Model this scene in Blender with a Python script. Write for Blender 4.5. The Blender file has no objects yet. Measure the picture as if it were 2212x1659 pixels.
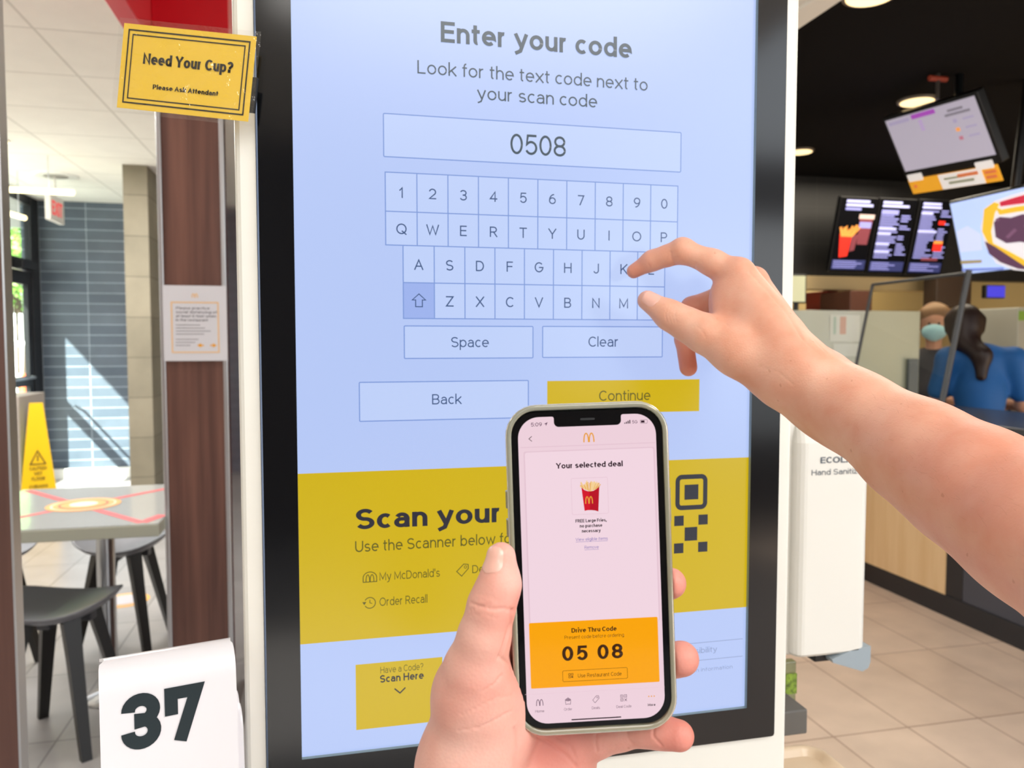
import bpy, bmesh, math, random
import numpy as np
from mathutils import Vector
random.seed(7)
S = bpy.context.scene
COL = S.collection
PI = math.pi
rad = math.radians

# ------------------------------------------------------------------ camera model (frame 2212 x 1659)
FPX = 1700.0; CX, CY = 1106.0, 829.5
YAW = rad(13.1); PIT = rad(3.1)
CAM = Vector((0, -0.6487, 1.30))
FW = Vector((math.sin(YAW)*math.cos(PIT), math.cos(YAW)*math.cos(PIT), -math.sin(PIT)))
RT = Vector((math.cos(YAW), -math.sin(YAW), 0))
UP = RT.cross(FW)
def ray(x, y): return FW + RT*((x-CX)/FPX) - UP*((y-CY)/FPX)
def at(x, y, d): return CAM + ray(x, y)*d            # the point seen at x, y, at depth d
def on(ax, v, x, y):                                  # the point seen at x, y, on the plane axis = v
    d = ray(x, y); t = (v-CAM[ax])/d[ax]; return CAM + d*t
def proj(P):
    q = Vector(P)-CAM; d = q.dot(FW); return CX+FPX*q.dot(RT)/d, CY-FPX*q.dot(UP)/d, d

# ------------------------------------------------------------------ materials
def lin(c):
    if isinstance(c, str):
        c = c.lstrip('#'); c = [int(c[i:i+2], 16)/255 for i in (0, 2, 4)]
    return tuple((v/12.92 if v <= .04045 else ((v+.055)/1.055)**2.4) for v in c)+(1.0,)
MATS = {}
def mat(name, col, rough=.5, metal=0., emit=None, es=1., coat=0., spec=.5, noise=None, bump=None, trans=0., ior=1.45, alpha=1.):
    m = bpy.data.materials.new(name); m.use_nodes = True
    nt = m.node_tree; b = nt.nodes['Principled BSDF']
    b.inputs['Base Color'].default_value = lin(col)
    b.inputs['Roughness'].default_value = rough; b.inputs['Metallic'].default_value = metal
    b.inputs['Specular IOR Level'].default_value = spec
    b.inputs['Coat Weight'].default_value = coat
    b.inputs['Transmission Weight'].default_value = trans; b.inputs['IOR'].default_value = ior
    b.inputs['Alpha'].default_value = alpha
    if emit is not None:
        b.inputs['Emission Color'].default_value = lin(emit); b.inputs['Emission Strength'].default_value = es
    if noise or bump:
        tc = nt.nodes.new('ShaderNodeTexCoord'); mp = nt.nodes.new('ShaderNodeMapping')
        nt.links.new(tc.outputs['Object'], mp.inputs[0])
    if noise:                                          # (colour 2, (sx,sy,sz), detail)
        mp.inputs['Scale'].default_value = noise[1]
        n = nt.nodes.new('ShaderNodeTexNoise'); n.inputs['Scale'].default_value = 1; n.inputs['Detail'].default_value = noise[2]
        r = nt.nodes.new('ShaderNodeValToRGB'); r.color_ramp.elements[0].position = .3; r.color_ramp.elements[1].position = .7
        r.color_ramp.elements[0].color = lin(col); r.color_ramp.elements[1].color = lin(noise[0])
        nt.links.new(mp.outputs[0], n.inputs['Vector']); nt.links.new(n.outputs['Fac'], r.inputs[0])
        nt.links.new(r.outputs[0], b.inputs['Base Color'])
    if bump:                                           # (scale, strength, distance)
        n2 = nt.nodes.new('ShaderNodeTexNoise'); n2.inputs['Scale'].default_value = bump[0]; n2.inputs['Detail'].default_value = 3
        bp = nt.nodes.new('ShaderNodeBump'); bp.inputs['Strength'].default_value = bump[1]; bp.inputs['Distance'].default_value = bump[2]
        nt.links.new(tc.outputs['Object'], n2.inputs['Vector']); nt.links.new(n2.outputs['Fac'], bp.inputs['Height'])
        nt.links.new(bp.outputs[0], b.inputs['Normal'])
    MATS[name] = m; return m
def screen(name, col, es=1., rough=.27, spec=.85):      # a lit pixel area behind glossy glass
    return mat(name, '000000', rough=rough, emit=col, es=es, spec=spec)
def tiles(name, c1, c2, grout, w, h, off, mortar, axes, rough=.35, offset=.5, ox=0, oy=0, bumpy=.4, glossy=.5, lo=.86):
    m = bpy.data.materials.new(name); m.use_nodes = True; nt = m.node_tree; b = nt.nodes['Principled BSDF']
    L = nt.links.new; N = nt.nodes.new
    g = N('ShaderNodeNewGeometry'); s = N('ShaderNodeSeparateXYZ'); L(g.outputs['Position'], s.inputs[0])
    cb = N('ShaderNodeCombineXYZ')
    for k, a in enumerate(axes):
        ad = N('ShaderNodeMath'); ad.operation = 'ADD'; ad.inputs[1].default_value = (ox, oy)[k]
        L(s.outputs[a], ad.inputs[0]); L(ad.outputs[0], cb.inputs[k])
    br = N('ShaderNodeTexBrick'); L(cb.outputs[0], br.inputs['Vector'])
    br.inputs['Scale'].default_value = 1; br.inputs['Brick Width'].default_value = w; br.inputs['Row Height'].default_value = h
    br.inputs['Mortar Size'].default_value = mortar; br.inputs['Mortar Smooth'].default_value = .1; br.offset = offset
    br.inputs['Color1'].default_value = lin(c1); br.inputs['Color2'].default_value = lin(c2); br.inputs['Mortar'].default_value = lin(grout)
    n = N('ShaderNodeTexNoise'); n.inputs['Scale'].default_value = 5; n.inputs['Detail'].default_value = 6; L(g.outputs['Position'], n.inputs['Vector'])
    mr = N('ShaderNodeMapRange'); mr.inputs[1].default_value = .3; mr.inputs[2].default_value = .7; mr.inputs[3].default_value = lo; mr.inputs[4].default_value = 1.02 if lo > .9 else 1.06
    L(n.outputs['Fac'], mr.inputs[0])
    mx = N('ShaderNodeVectorMath'); mx.operation = 'SCALE'; L(br.outputs['Color'], mx.inputs[0]); L(mr.outputs[0], mx.inputs['Scale'])
    L(mx.outputs[0], b.inputs['Base Color'])
    bp = N('ShaderNodeBump'); bp.inputs['Strength'].default_value = bumpy; bp.inputs['Distance'].default_value = .003; bp.invert = True
    L(br.outputs['Fac'], bp.inputs['Height']); L(bp.outputs[0], b.inputs['Normal'])
    b.inputs['Roughness'].default_value = rough; b.inputs['Specular IOR Level'].default_value = glossy
    MATS[name] = m; return m
def glassm(name, col='ffffff', opacity=.12, rough=.02):
    m = bpy.data.materials.new(name); m.use_nodes = True; nt = m.node_tree
    for n in list(nt.nodes): nt.nodes.remove(n)
    o = nt.nodes.new('ShaderNodeOutputMaterial'); t = nt.nodes.new('ShaderNodeBsdfTransparent'); t.inputs[0].default_value = lin(col)
    g = nt.nodes.new('ShaderNodeBsdfGlossy'); g.inputs['Roughness'].default_value = rough
    lw = nt.nodes.new('ShaderNodeLayerWeight'); lw.inputs[0].default_value = .5
    f = nt.nodes.new('ShaderNodeMath'); f.operation = 'POWER'; f.inputs[1].default_value = 5.; nt.links.new(lw.outputs['Facing'], f.inputs[0])
    a = nt.nodes.new('ShaderNodeMath'); a.operation = 'MULTIPLY_ADD'; a.inputs[1].default_value = .5; a.inputs[2].default_value = opacity
    x = nt.nodes.new('ShaderNodeMixShader')
    nt.links.new(f.outputs[0], a.inputs[0]); nt.links.new(a.outputs[0], x.inputs[0])
    nt.links.new(t.outputs[0], x.inputs[1]); nt.links.new(g.outputs[0], x.inputs[2]); nt.links.new(x.outputs[0], o.inputs[0])
    MATS[name] = m; return m

# ------------------------------------------------------------------ objects
ORG = {}
def setp(o, label=None, cat=None, group=None, kind=None):
    if label: o['label'] = label
    if cat: o['category'] = cat
    if group: o['group'] = group
    if kind: o['kind'] = kind
    return o
def empty(name, loc, label, cat, group=None):
    o = bpy.data.objects.new(name, None); COL.objects.link(o); o.location = loc; o.empty_display_size = .05
    ORG[o.name] = Vector(loc); return setp(o, label, cat, group)
def copy_tree(o, parent=None):
    c = o.copy(); COL.objects.link(c); c.parent = parent; ORG[c.name] = ORG.get(o.name, Vector())
    for ch in o.children: copy_tree(ch, c)
    return c

class Frame:
    def __init__(s, o, U, V, N=None):
        s.o = Vector(o); s.U = Vector(U).normalized(); s.V = Vector(V).normalized(); s.N = Vector(N).normalized() if N is not None else s.U.cross(s.V).normalized()
    def p(s, u, v, n=0): return s.o+s.U*u+s.V*v+s.N*n
    def loc(s, x, y):                                  # plane coordinates of what is seen at x, y
        d = ray(x, y); t = (s.o-CAM).dot(s.N)/d.dot(s.N); q = CAM+d*t-s.o; return q.dot(s.U), q.dot(s.V)

class MB:
    def __init__(s): s.v = []; s.f = []; s.m = []; s.mats = []; s.sm = []
    def mi(s, m):
        if m not in s.mats: s.mats.append(m)
        return s.mats.index(m)
    def add(s, vs, fs, m, smooth=False):
        b = len(s.v); s.v += [tuple(v) for v in vs]; k = s.mi(m)
        for f in fs: s.f.append([b+i for i in f]); s.m.append(k); s.sm.append(smooth)
        return s
    def quad(s, a, b, c, d, m): return s.add([a, b, c, d], [(0, 1, 2, 3)], m)
    def poly(s, pts, m): return s.add(pts, [tuple(range(len(pts)))], m)
    def bm(s, bm, m, smooth=False, fr=None):
        vs = [v.co.copy() for v in bm.verts]; bm.verts.index_update()
        if fr: vs = [fr.p(*v) for v in vs]
        s.add(vs, [[v.index for v in f.verts] for f in bm.faces], m, smooth); bm.free(); return s
    def box(s, lo, hi, m, bev=0., fr=None, seg=2):
        b = bmesh.new(); bmesh.ops.create_cube(b, size=1)
        lo = Vector(lo); hi = Vector(hi); c = (lo+hi)/2; d = hi-lo
        for v in b.verts: v.co = Vector((c.x+v.co.x*d.x, c.y+v.co.y*d.y, c.z+v.co.z*d.z))
        if bev: bmesh.ops.bevel(b, geom=b.edges[:], offset=bev, segments=seg, affect='EDGES', profile=.5)
        return s.bm(b, m, bool(bev) and seg > 2, fr)
    def tube(s, pts, rs, m, n=16, cap=True, smooth=True):   # round bar through points
        pts = [Vector(p) for p in pts]
        if not hasattr(rs, '__len__'): rs = [rs]*len(pts)
        vs = []; fs = []
        for i, p in enumerate(pts):
            t = (pts[min(i+1, len(pts)-1)]-pts[max(i-1, 0)]).normalized()
            a = t.cross(Vector((0, 0, 1)) if abs(t.z) < .9 else Vector((1, 0, 0))).normalized(); b = t.cross(a)
            for k in range(n):
                w = 2*PI*k/n; vs.append(p+(a*math.cos(w)+b*math.sin(w))*rs[i])
        for i in range(len(pts)-1):
            for k in range(n): fs.append((i*n+k, i*n+(k+1) % n, (i+1)*n+(k+1) % n, (i+1)*n+k))
        s.add(vs, fs, m, smooth)
        if cap:
            s.add(vs[:n], [tuple(range(n))], m); s.add(vs[-n:], [tuple(range(n))], m)
        return s
    def prism(s, pts2, n0, n1, m, fr, smooth=False):         # flat outline pushed from n0 to n1
        k = len(pts2); vs = [fr.p(u, v, n0) for u, v in pts2]+[fr.p(u, v, n1) for u, v in pts2]
        s.add(vs, [tuple(range(k))[::-1], tuple(range(k, 2*k))], m)
        s.add(vs, [(i, (i+1) % k, k+(i+1) % k, k+i) for i in range(k)], m, smooth); return s
    def ring(s, outer, inner, n, m, fr):                     # flat band between two outlines
        k = len(outer); vs = [fr.p(u, v, n) for u, v in outer]+[fr.p(u, v, n) for u, v in inner]
        return s.add(vs, [(i, (i+1) % k, k+(i+1) % k, k+i) for i in range(k)], m)
    def build(s, name, parent=None, **kw):
        o0 = ORG.get(parent.name, Vector()) if parent else Vector()
        me = bpy.data.meshes.new(name); me.from_pydata([tuple(Vector(v)-o0) for v in s.v], [], s.f)
        for m in s.mats: me.materials.append(m)
        me.polygons.foreach_set('material_index', s.m); me.polygons.foreach_set('use_smooth', s.sm)
        me.update(); ob = bpy.data.objects.new(name, me); COL.objects.link(ob)
        if parent: ob.parent = parent
        ORG[ob.name] = o0
        setp(ob, **kw); return ob

def rrect(u0, v0, u1, v1, r, n=6):
    pts = []
    for cx, cy, a in ((u1-r, v1-r, 0), (u0+r, v1-r, 90), (u0+r, v0+r, 180), (u1-r, v0+r, 270)):
        for k in range(n+1):
            t = rad(a+90*k/n); pts.append((cx+r*math.cos(t), cy+r*math.sin(t)))
    return pts
def arc(cx, cy, rx, ry, a0, a1, n=None):
    n = n or max(3, int(abs(a1-a0)/14))
    return [(cx+rx*math.cos(rad(a0+(a1-a0)*k/n)), cy+ry*math.sin(rad(a0+(a1-a0)*k/n))) for k in range(n+1)]
def stroke(mb, pts, w, m, fr, n=0., closed=False, wy=None):
    """a flat line of width w along 2D points"""
    P = []
    for p in pts:
        if not P or (abs(p[0]-P[-1][0])+abs(p[1]-P[-1][1])) > 1e-7: P.append(p)
    if closed and len(P) > 2 and abs(P[0][0]-P[-1][0])+abs(P[0][1]-P[-1][1]) < 1e-7: P.pop()
    k = len(P)
    if k < 2: return
    L = []; R = []; wy = w if wy is None else wy
    for i in range(k):
        a = P[i-1] if (closed or i > 0) else None; b = P[(i+1) % k] if (closed or i < k-1) else None
        ds = []
        if a is not None: dx, dy = P[i][0]-a[0], P[i][1]-a[1]; l = math.hypot(dx, dy); ds.append((dx/l, dy/l))
        if b is not None: dx, dy = b[0]-P[i][0], b[1]-P[i][1]; l = math.hypot(dx, dy); ds.append((dx/l, dy/l))
        if len(ds) == 2:
            nx, ny = -(ds[0][1]+ds[1][1]), ds[0][0]+ds[1][0]; l = math.hypot(nx, ny)
            if l < 1e-5: nx, ny = -ds[0][1], ds[0][0]; sc = 1
            else:
                nx /= l; ny /= l; c = nx*-ds[0][1]+ny*ds[0][0]; sc = min(1/max(c, .3), 2.2)
        else: nx, ny = -ds[0][1], ds[0][0]; sc = 1
        L.append((P[i][0]+nx*w/2*sc, P[i][1]+ny*wy/2*sc)); R.append((P[i][0]-nx*w/2*sc, P[i][1]-ny*wy/2*sc))
    vs = [fr.p(u, v, n+i*3e-6) for i, (u, v) in enumerate(L)]+[fr.p(u, v, n+i*3e-6) for i, (u, v) in enumerate(R)]
    rng = range(k if closed else k-1)
    mb.add(vs, [(i, (i+1) % k, k+(i+1) % k, k+i) for i in rng], m)

# ------------------------------------------------------------------ sans-serif lettering drawn as strokes
XH, CP, AS, DS = .53, .72, .74, -.20
A = arc
GL = {
 'A': (.62, [[(0, 0), (.31, .72), (.62, 0)], [(.13, .24), (.49, .24)]]),
 'B': (.52, [[(0, 0), (0, .72), (.28, .72)]+A(.28, .545, .20, .175, 90, -90)+[(0, .37)], [(0, .37), (.30, .37)]+A(.30, .185, .22, .185, 90, -90)+[(0, 0)]]),
 'C': (.56, [A(.32, .36, .32, .36, 42, 318)]), 'D': (.57, [[(0, 0), (0, .72), (.25, .72)]+A(.25, .36, .32, .36, 90, -90)+[(0, 0)]]),
 'E': (.47, [[(.47, .72), (0, .72), (0, 0), (.47, 0)], [(0, .38), (.43, .38)]]), 'F': (.45, [[(.45, .72), (0, .72), (0, 0)], [(0, .37), (.41, .37)]]),
 'G': (.64, [A(.32, .36, .32, .36, 42, 345)+[(.64, .35), (.36, .35)]]), 'H': (.56, [[(0, 0), (0, .72)], [(.56, 0), (.56, .72)], [(0, .38), (.56, .38)]]),
 'I': (0, [[(0, 0), (0, .72)]]), 'J': (.42, [[(.42, .72), (.42, .2)]+A(.21, .2, .21, .2, 0, -165)]),
 'K': (.54, [[(0, 0), (0, .72)], [(.52, .72), (0, .26)], [(.18, .42), (.54, 0)]]), 'L': (.44, [[(0, .72), (0, 0), (.44, 0)]]),
 'M': (.68, [[(0, 0), (0, .72), (.34, .1), (.68, .72), (.68, 0)]]), 'N': (.56, [[(0, 0), (0, .72), (.56, 0), (.56, .72)]]),
 'O': (.70, [A(.35, .36, .35, .36, 0, 360)]), 'P': (.50, [[(0, 0), (0, .72), (.28, .72)]+A(.28, .52, .22, .20, 90, -90)+[(0, .32)]]),
 'Q': (.70, [A(.35, .36, .35, .36, 0, 360), [(.42, .18), (.68, -.03)]]),
 'R': (.53, [[(0, 0), (0, .72), (.29, .72)]+A(.29, .53, .21, .19, 90, -90)+[(0, .34)], [(.27, .34), (.53, 0)]]),
 'S': (.52, [A(.26, .54, .25, .18, 28, 270)+A(.26, .18, .26, .18, 90, -155)]), 'T': (.54, [[(0, .72), (.54, .72)], [(.27, 0), (.27, .72)]]),
 'U': (.55, [[(0, .72), (0, .27)]+A(.275, .27, .275, .27, 180, 360)+[(.55, .72)]]), 'V': (.60, [[(0, .72), (.30, 0), (.60, .72)]]),
 'W': (.88, [[(0, .72), (.22, 0), (.44, .66), (.66, 0), (.88, .72)]]), 'X': (.58, [[(0, .72), (.58, 0)], [(.58, .72), (0, 0)]]),
 'Y': (.58, [[(0, .72), (.29, .32), (.58, .72)], [(.29, .32), (.29, 0)]]), 'Z': (.54, [[(0, .72), (.54, .72), (0, 0), (.54, 0)]]),
 '0': (.50, [A(.25, .36, .25, .36, 0, 360)]), '1': (.22, [[(0, .56), (.22, .72), (.22, 0)]]),
 '2': (.50, [A(.25, .50, .25, .22, 168, -38)+[(0, 0), (.50, 0)]]),
 '3': (.50, [A(.25, .54, .23, .18, 160, -90)+A(.25, .19, .25, .19, 90, -160)]),
 '4': (.54, [[(.40, 0), (.40, .72), (0, .18), (.54, .18)]]), '5': (.50, [[(.46, .72), (.09, .72), (.04, .37)]+A(.25, .235, .25, .235, 140, -155)]),
 '6': (.50, [A(.25, .225, .25, .225, 0, 360), A(.40, .24, .40, .48, 90, 180)]), '7': (.48, [[(0, .72), (.48, .72), (.15, 0)]]),
 '$': (.50, [A(.25, .54, .24, .18, 182, -90)+A(.25, .19, .25, .19, 90, -182)]),
 '#': (.50, [[(0, .46), (0, .72), (.50, .72), (.20, 0)]]),
 '8': (.50, [A(.25, .54, .225, .18, 0, 360), A(.25, .185, .25, .185, 0, 360)]), '9': (.50, [A(.25, .495, .25, .225, 0, 360), A(.10, .48, .40, .48, -90, 0)]),
 'a': (.44, [A(.22, .35, .20, .18, 158, 0)+[(.43, 0)], [(.43, .31), (.19, .31)]+A(.17, .155, .17, .155, 90, 270)+A(.22, .19, .21, .19, 270, 360)]),
 'b': (.48, [[(0, 0), (0, .74)], A(.24, .265, .24, .265, 0, 360)]), 'c': (.41, [A(.24, .265, .24, .265, 48, 312)]),
 'd': (.48, [[(.48, 0), (.48, .74)], A(.24, .265, .24, .265, 0, 360)]), 'e': (.48, [[(.01, .27), (.47, .27)]+A(.24, .265, .24, .265, 0, 312)]),
 'f': (.26, [A(.24, .60, .14, .14, 80, 180)+[(.10, 0)], [(0, .53), (.26, .53)]]),
 'g': (.48, [A(.24, .265, .24, .265, 0, 360), [(.48, .53), (.48, 0)]+A(.24, -.01, .24, .19, 0, -150)]),
 'h': (.43, [[(0, 0), (0, .74)], A(.215, .31, .215, .22, 180, 0)+[(.43, 0)]]), 'i': (0, [[(0, 0), (0, .53)], 'dot']), 'j': (.1, [[(.1, .53), (.1, -.1), (0, -.2)], 'dot']),
 'k': (.43, [[(0, 0), (0, .74)], [(.41, .53), (0, .17)], [(.15, .30), (.43, 0)]]), 'l': (0, [[(0, 0), (0, .74)]]),
 'm': (.70, [[(0, 0), (0, .53)], A(.175, .33, .175, .20, 180, 0)+[(.35, 0)], A(.525, .33, .175, .20, 180, 0)+[(.70, 0)]]),
 'n': (.43, [[(0, 0), (0, .53)], A(.215, .31, .215, .22, 180, 0)+[(.43, 0)]]), 'o': (.49, [A(.245, .265, .245, .265, 0, 360)]),
 'p': (.48, [[(0, -.2), (0, .53)], A(.24, .265, .24, .265, 0, 360)]), 'q': (.48, [[(.48, -.2), (.48, .53)], A(.24, .265, .24, .265, 0, 360)]),
 'r': (.27, [[(0, 0), (0, .53)], A(.22, .31, .22, .22, 180, 75)]), 's': (.41, [A(.205, .395, .19, .135, 30, 270)+A(.205, .13, .205, .13, 90, -155)]),
 't': (.27, [[(.10, .68), (.10, .12)]+A(.21, .12, .11, .12, 180, 285), [(0, .53), (.26, .53)]]),
 'u': (.43, [[(0, .53), (0, .22)]+A(.215, .22, .215, .22, 180, 360), [(.43, .53), (.43, 0)]]),
 'v': (.46, [[(0, .53), (.23, 0), (.46, .53)]]), 'w': (.68, [[(0, .53), (.17, 0), (.34, .48), (.51, 0), (.68, .53)]]),
 'x': (.45, [[(0, .53), (.45, 0)], [(.45, .53), (0, 0)]]), 'y': (.46, [[(0, .53), (.24, .02)], [(.46, .53), (.20, -.14), (.04, -.2)]]),
 'z': (.42, [[(0, .53), (.42, .53), (0, 0), (.42, 0)]]),
 '?': (.44, [A(.22, .54, .22, .18, 165, -40)+[(.22, .32), (.22, .2)], 'base']), ',': (0, ['base', [(.02, .04), (-.03, -.12)]]), '.': (0, ['base']),
 ':': (0, ['base', 'mid']), "'": (0, [[(0, .74), (0, .56)]]), '-': (.26, [[(0, .27), (.26, .27)]]),
}
def text(mb, s, u, v, cap, m, fr, n=.0004, wt=.085, width=None, align='c', track=.0, bend=None, wtmax=.13, ref=None):
    """s with its baseline at v; align c/l/r about u; cap = capital height; width = total width to fit"""
    h = wt/2; x = 0; out = []; wy = min(wt, wtmax); hy = wy/2; tot_ref = None
    for ci, ch in enumerate(s):
        if ref and ci == ref: tot_ref = x
        if ch == ' ': x += .24+track; continue
        W, paths = GL[ch]; low = ch.islower() or ch in ",."
        ys = ((DS, hy), (0, hy), (XH, -hy), (AS, -hy)) if low else ((DS, hy), (0, hy), (CP, -hy), (AS, -hy))
        def my(y):
            if y <= ys[0][0]: return y+hy
            for (a, b), (c, d) in zip(ys, ys[1:]):
                if y <= c: return y+b+(d-b)*(y-a)/(c-a)
            return y-hy
        ex = max(wt-.08, 0)*.55
        def mx(t): return h+t if W < .01 else h+(t/W)*(W+ex-2*h)
        Wd = 2*h if W < .01 else W+ex
        sb = .042-max(wt-.08, 0)*.12
        for p in paths:
            if isinstance(p, str):
                yy = {'dot': .665+h*.5, 'base': h, 'mid': XH-h}[p]; xx = {'?': .2, 'j': .1}.get(ch, 0)+(h if W < .01 else 0)
                out.append(([(x+sb+xx, yy-h*1.05), (x+sb+xx, yy+h*1.05)], 1.1))
            else:
                g_ = [(x+sb+mx(a), my(b)) for a, b in p]
                for e0, e1 in ((0, 1), (-1, -2)):              # square off straight stroke ends
                    dx, dy = g_[e0][0]-g_[e1][0], g_[e0][1]-g_[e1][1]; l = math.hypot(dx, dy)
                    if l > .11 and g_[0] != g_[-1]: f_ = (hy if abs(dy) > abs(dx) else h)/max(abs(dx), abs(dy)); g_[e0] = (g_[e0][0]+dx*f_, g_[e0][1]+dy*f_)
                out.append((g_, 1))
        x += Wd+2*sb+track
    tot = x; sc = cap/CP; sx = sc if width is None else width/(tot_ref or tot)
    x0 = {'c': -tot/2, 'l': 0, 'r': -tot}[align]
    for p, k in out:
        closed = len(p) > 4 and abs(p[0][0]-p[-1][0])+abs(p[0][1]-p[-1][1]) < 1e-6
        q = [(u+(a+x0)*sx, v+b*sc) for a, b in p]
        if bend: q = [bend(*t) for t in q]
        n += 8e-6; stroke(mb, q, wt*sc*k*min(sx/sc, 1.15), m, fr, n, closed, wy*sc*k)
def ptext(mb, s, fr, x, y, capx, m, wpx=None, align='c', **kw):
    """text placed on frame fr where the plane shows picture point x, y (baseline), sizes read off the same plane"""
    u, v = fr.loc(x, y); u2, v2 = fr.loc(x, y-capx); w = None
    if wpx:
        a = fr.loc(x-wpx/2, y) if align == 'c' else (fr.loc(x, y) if align == 'l' else fr.loc(x-wpx, y))
        b = fr.loc(x+wpx/2, y) if align == 'c' else (fr.loc(x+wpx, y) if align == 'l' else fr.loc(x, y))
        w = b[0]-a[0]
        if align == 'c': u = (a[0]+b[0])/2
    text(mb, s, u, v, v2-v, m, fr, width=w, align=align, **kw)
def arches(mb, fr, u, v, w, h, t, m, n=.0004):             # the golden arches: two tall arches side by side
    for k in (-1, 1):
        c = u+k*(w/4-t*.1); r = w/4-t/2+t*.1
        stroke(mb, [(c+r*math.cos(PI*i/24), v+(h-t/2)*max(math.sin(PI*i/24), 0)**.85) for i in range(25)], t, m, fr, n)
def outline(mb, fr, pts, w, m, n): stroke(mb, pts, w, m, fr, n, True)

# ------------------------------------------------------------------ soft bodies: signed distance field -> one continuous skin
class Field:
    def __init__(s, lo, hi, h):
        s.h = h; s.lo = np.array(lo, float); s.n = tuple(int(math.ceil((hi[i]-lo[i])/h))+1 for i in range(3))
        s.F = np.full(s.n, .03 if h < .004 else .2, np.float32)
        s.ax = [s.lo[i]+h*np.arange(s.n[i]) for i in range(3)]
    def cone(s, a, b, ra, rb, k=.005, flat=None):
        """union with a tapered round bar from a to b; flat = (direction, factor) squashes it along a direction"""
        a = np.array(a, float); b = np.array(b, float); m = max(ra, rb)*(1.0 if not flat else max(1, flat[1]))+k+2*s.h+(.004 if s.h < .004 else .03)
        i0 = [max(0, int((min(a[i], b[i])-m-s.lo[i])/s.h)) for i in range(3)]
        i1 = [min(s.n[i], int((max(a[i], b[i])+m-s.lo[i])/s.h)+2) for i in range(3)]
        if any(i1[i] <= i0[i] for i in range(3)): return
        X, Y, Z = np.meshgrid(*[s.ax[i][i0[i]:i1[i]].astype(np.float32) for i in range(3)], indexing='ij')
        px, py, pz = X-a[0], Y-a[1], Z-a[2]; d = b-a
        if flat:
            f = np.array(flat[0], float); f /= np.linalg.norm(f); q = 1/flat[1]-1
            e = (px*f[0]+py*f[1]+pz*f[2])*q; px = px+e*f[0]; py = py+e*f[1]; pz = pz+e*f[2]
            e = d.dot(f)*q; d = d+e*f
        dd = max(d.dot(d), 1e-12); t = np.clip((px*d[0]+py*d[1]+pz*d[2])/dd, 0, 1)
        D = np.sqrt((px-t*d[0])**2+(py-t*d[1])**2+(pz-t*d[2])**2)-(ra+(rb-ra)*t)
        V = s.F[i0[0]:i1[0], i0[1]:i1[1], i0[2]:i1[2]]
        hh = np.maximum(k-np.abs(V-D), 0)/max(k, 1e-9)
        V[...] = np.minimum(V, D)-hh*hh*k*.25
    def chain(s, pts, rs, k=.005, flat=None):
        for i in range(len(pts)-1): s.cone(pts[i], pts[i+1], rs[i], rs[i+1], k, flat)
    def cut(s, fn, k=.001):
        X, Y, Z = np.meshgrid(*[a.astype(np.float32) for a in s.ax], indexing='ij')
        D = -fn(X, Y, Z); hh = np.maximum(k-np.abs(s.F-D), 0)/k
        s.F = (np.maximum(s.F, D)+hh*hh*k*.25).astype(np.float32)
    def sample(s, P):
        g = (np.array(P)-s.lo)/s.h; i = np.clip(np.floor(g).astype(int), 0, np.array(s.n)-2); f = g-i; r = 0
        for dx in (0, 1):
            for dy in (0, 1):
                for dz in (0, 1):
                    w = (f[0] if dx else 1-f[0])*(f[1] if dy else 1-f[1])*(f[2] if dz else 1-f[2])
                    r += w*s.F[i[0]+dx, i[1]+dy, i[2]+dz]
        return float(r)
    def snap(s, P, it=6):
        P = np.array(P, float); e = s.h
        for _ in range(it):
            d = s.sample(P); g = np.array([s.sample(P+e*np.eye(3)[i])-s.sample(P-e*np.eye(3)[i]) for i in range(3)])/(2*e)
            P = P-d*g/max(np.linalg.norm(g)**2, .2)
        return P, g/max(np.linalg.norm(g), 1e-6)
    def mesh(s):
        F = s.F; n = F.shape; c = [(i, j, k) for i in (0, 1) for j in (0, 1) for k in (0, 1)]
        sl = lambda a, o: a[o[0]:n[0]-1+o[0], o[1]:n[1]-1+o[1], o[2]:n[2]-1+o[2]]
        I = F < 0; any_ = np.zeros([x-1 for x in n], bool); all_ = np.ones([x-1 for x in n], bool)
        for o in c: any_ |= sl(I, o); all_ &= sl(I, o)
        mask = any_ & ~all_; cells = np.argwhere(mask); idx = np.full(mask.shape, -1, np.int64); idx[mask] = np.arange(len(cells))
        acc = np.zeros((len(cells), 3)); cnt = np.zeros(len(cells))
        for a in c:
            for ax in range(3):
                if a[ax] == 1: continue
                b = list(a); b[ax] = 1
                fa = F[tuple((cells+a).T)]; fb = F[tuple((cells+b).T)]; w = (fa < 0) != (fb < 0)
                t = np.where(w, fa/np.where(w, fa-fb, 1), 0); p = np.tile(np.array(a, float), (len(cells), 1)); p[:, ax] = t
                acc[w] += p[w]; cnt[w] += 1
        V = s.lo+(cells+acc/cnt[:, None])*s.h; Q = []
        for ax in range(3):
            o1, o2 = [(1, 2), (2, 0), (0, 1)][ax]
            a0 = [slice(None)]*3; a1 = [slice(None)]*3; a0[ax] = slice(0, -1); a1[ax] = slice(1, None)
            df = I[tuple(a0)] != I[tuple(a1)]; E = np.argwhere(df)
            ok = (E[:, o1] > 0) & (E[:, o2] > 0) & (E[:, o1] < n[o1]-1) & (E[:, o2] < n[o2]-1); E = E[ok]
            def nb(d1, d2):
                q = E.copy(); q[:, o1] -= d1; q[:, o2] -= d2; return idx[tuple(q.T)]
            q = np.stack([nb(1, 1), nb(0, 1), nb(0, 0), nb(1, 0)], 1); ins = I[tuple(E.T)]
            q[~ins] = q[~ins][:, ::-1]; Q.append(q)
        Q = np.concatenate(Q); Q = Q[(Q >= 0).all(1)]
        return V, Q
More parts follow.
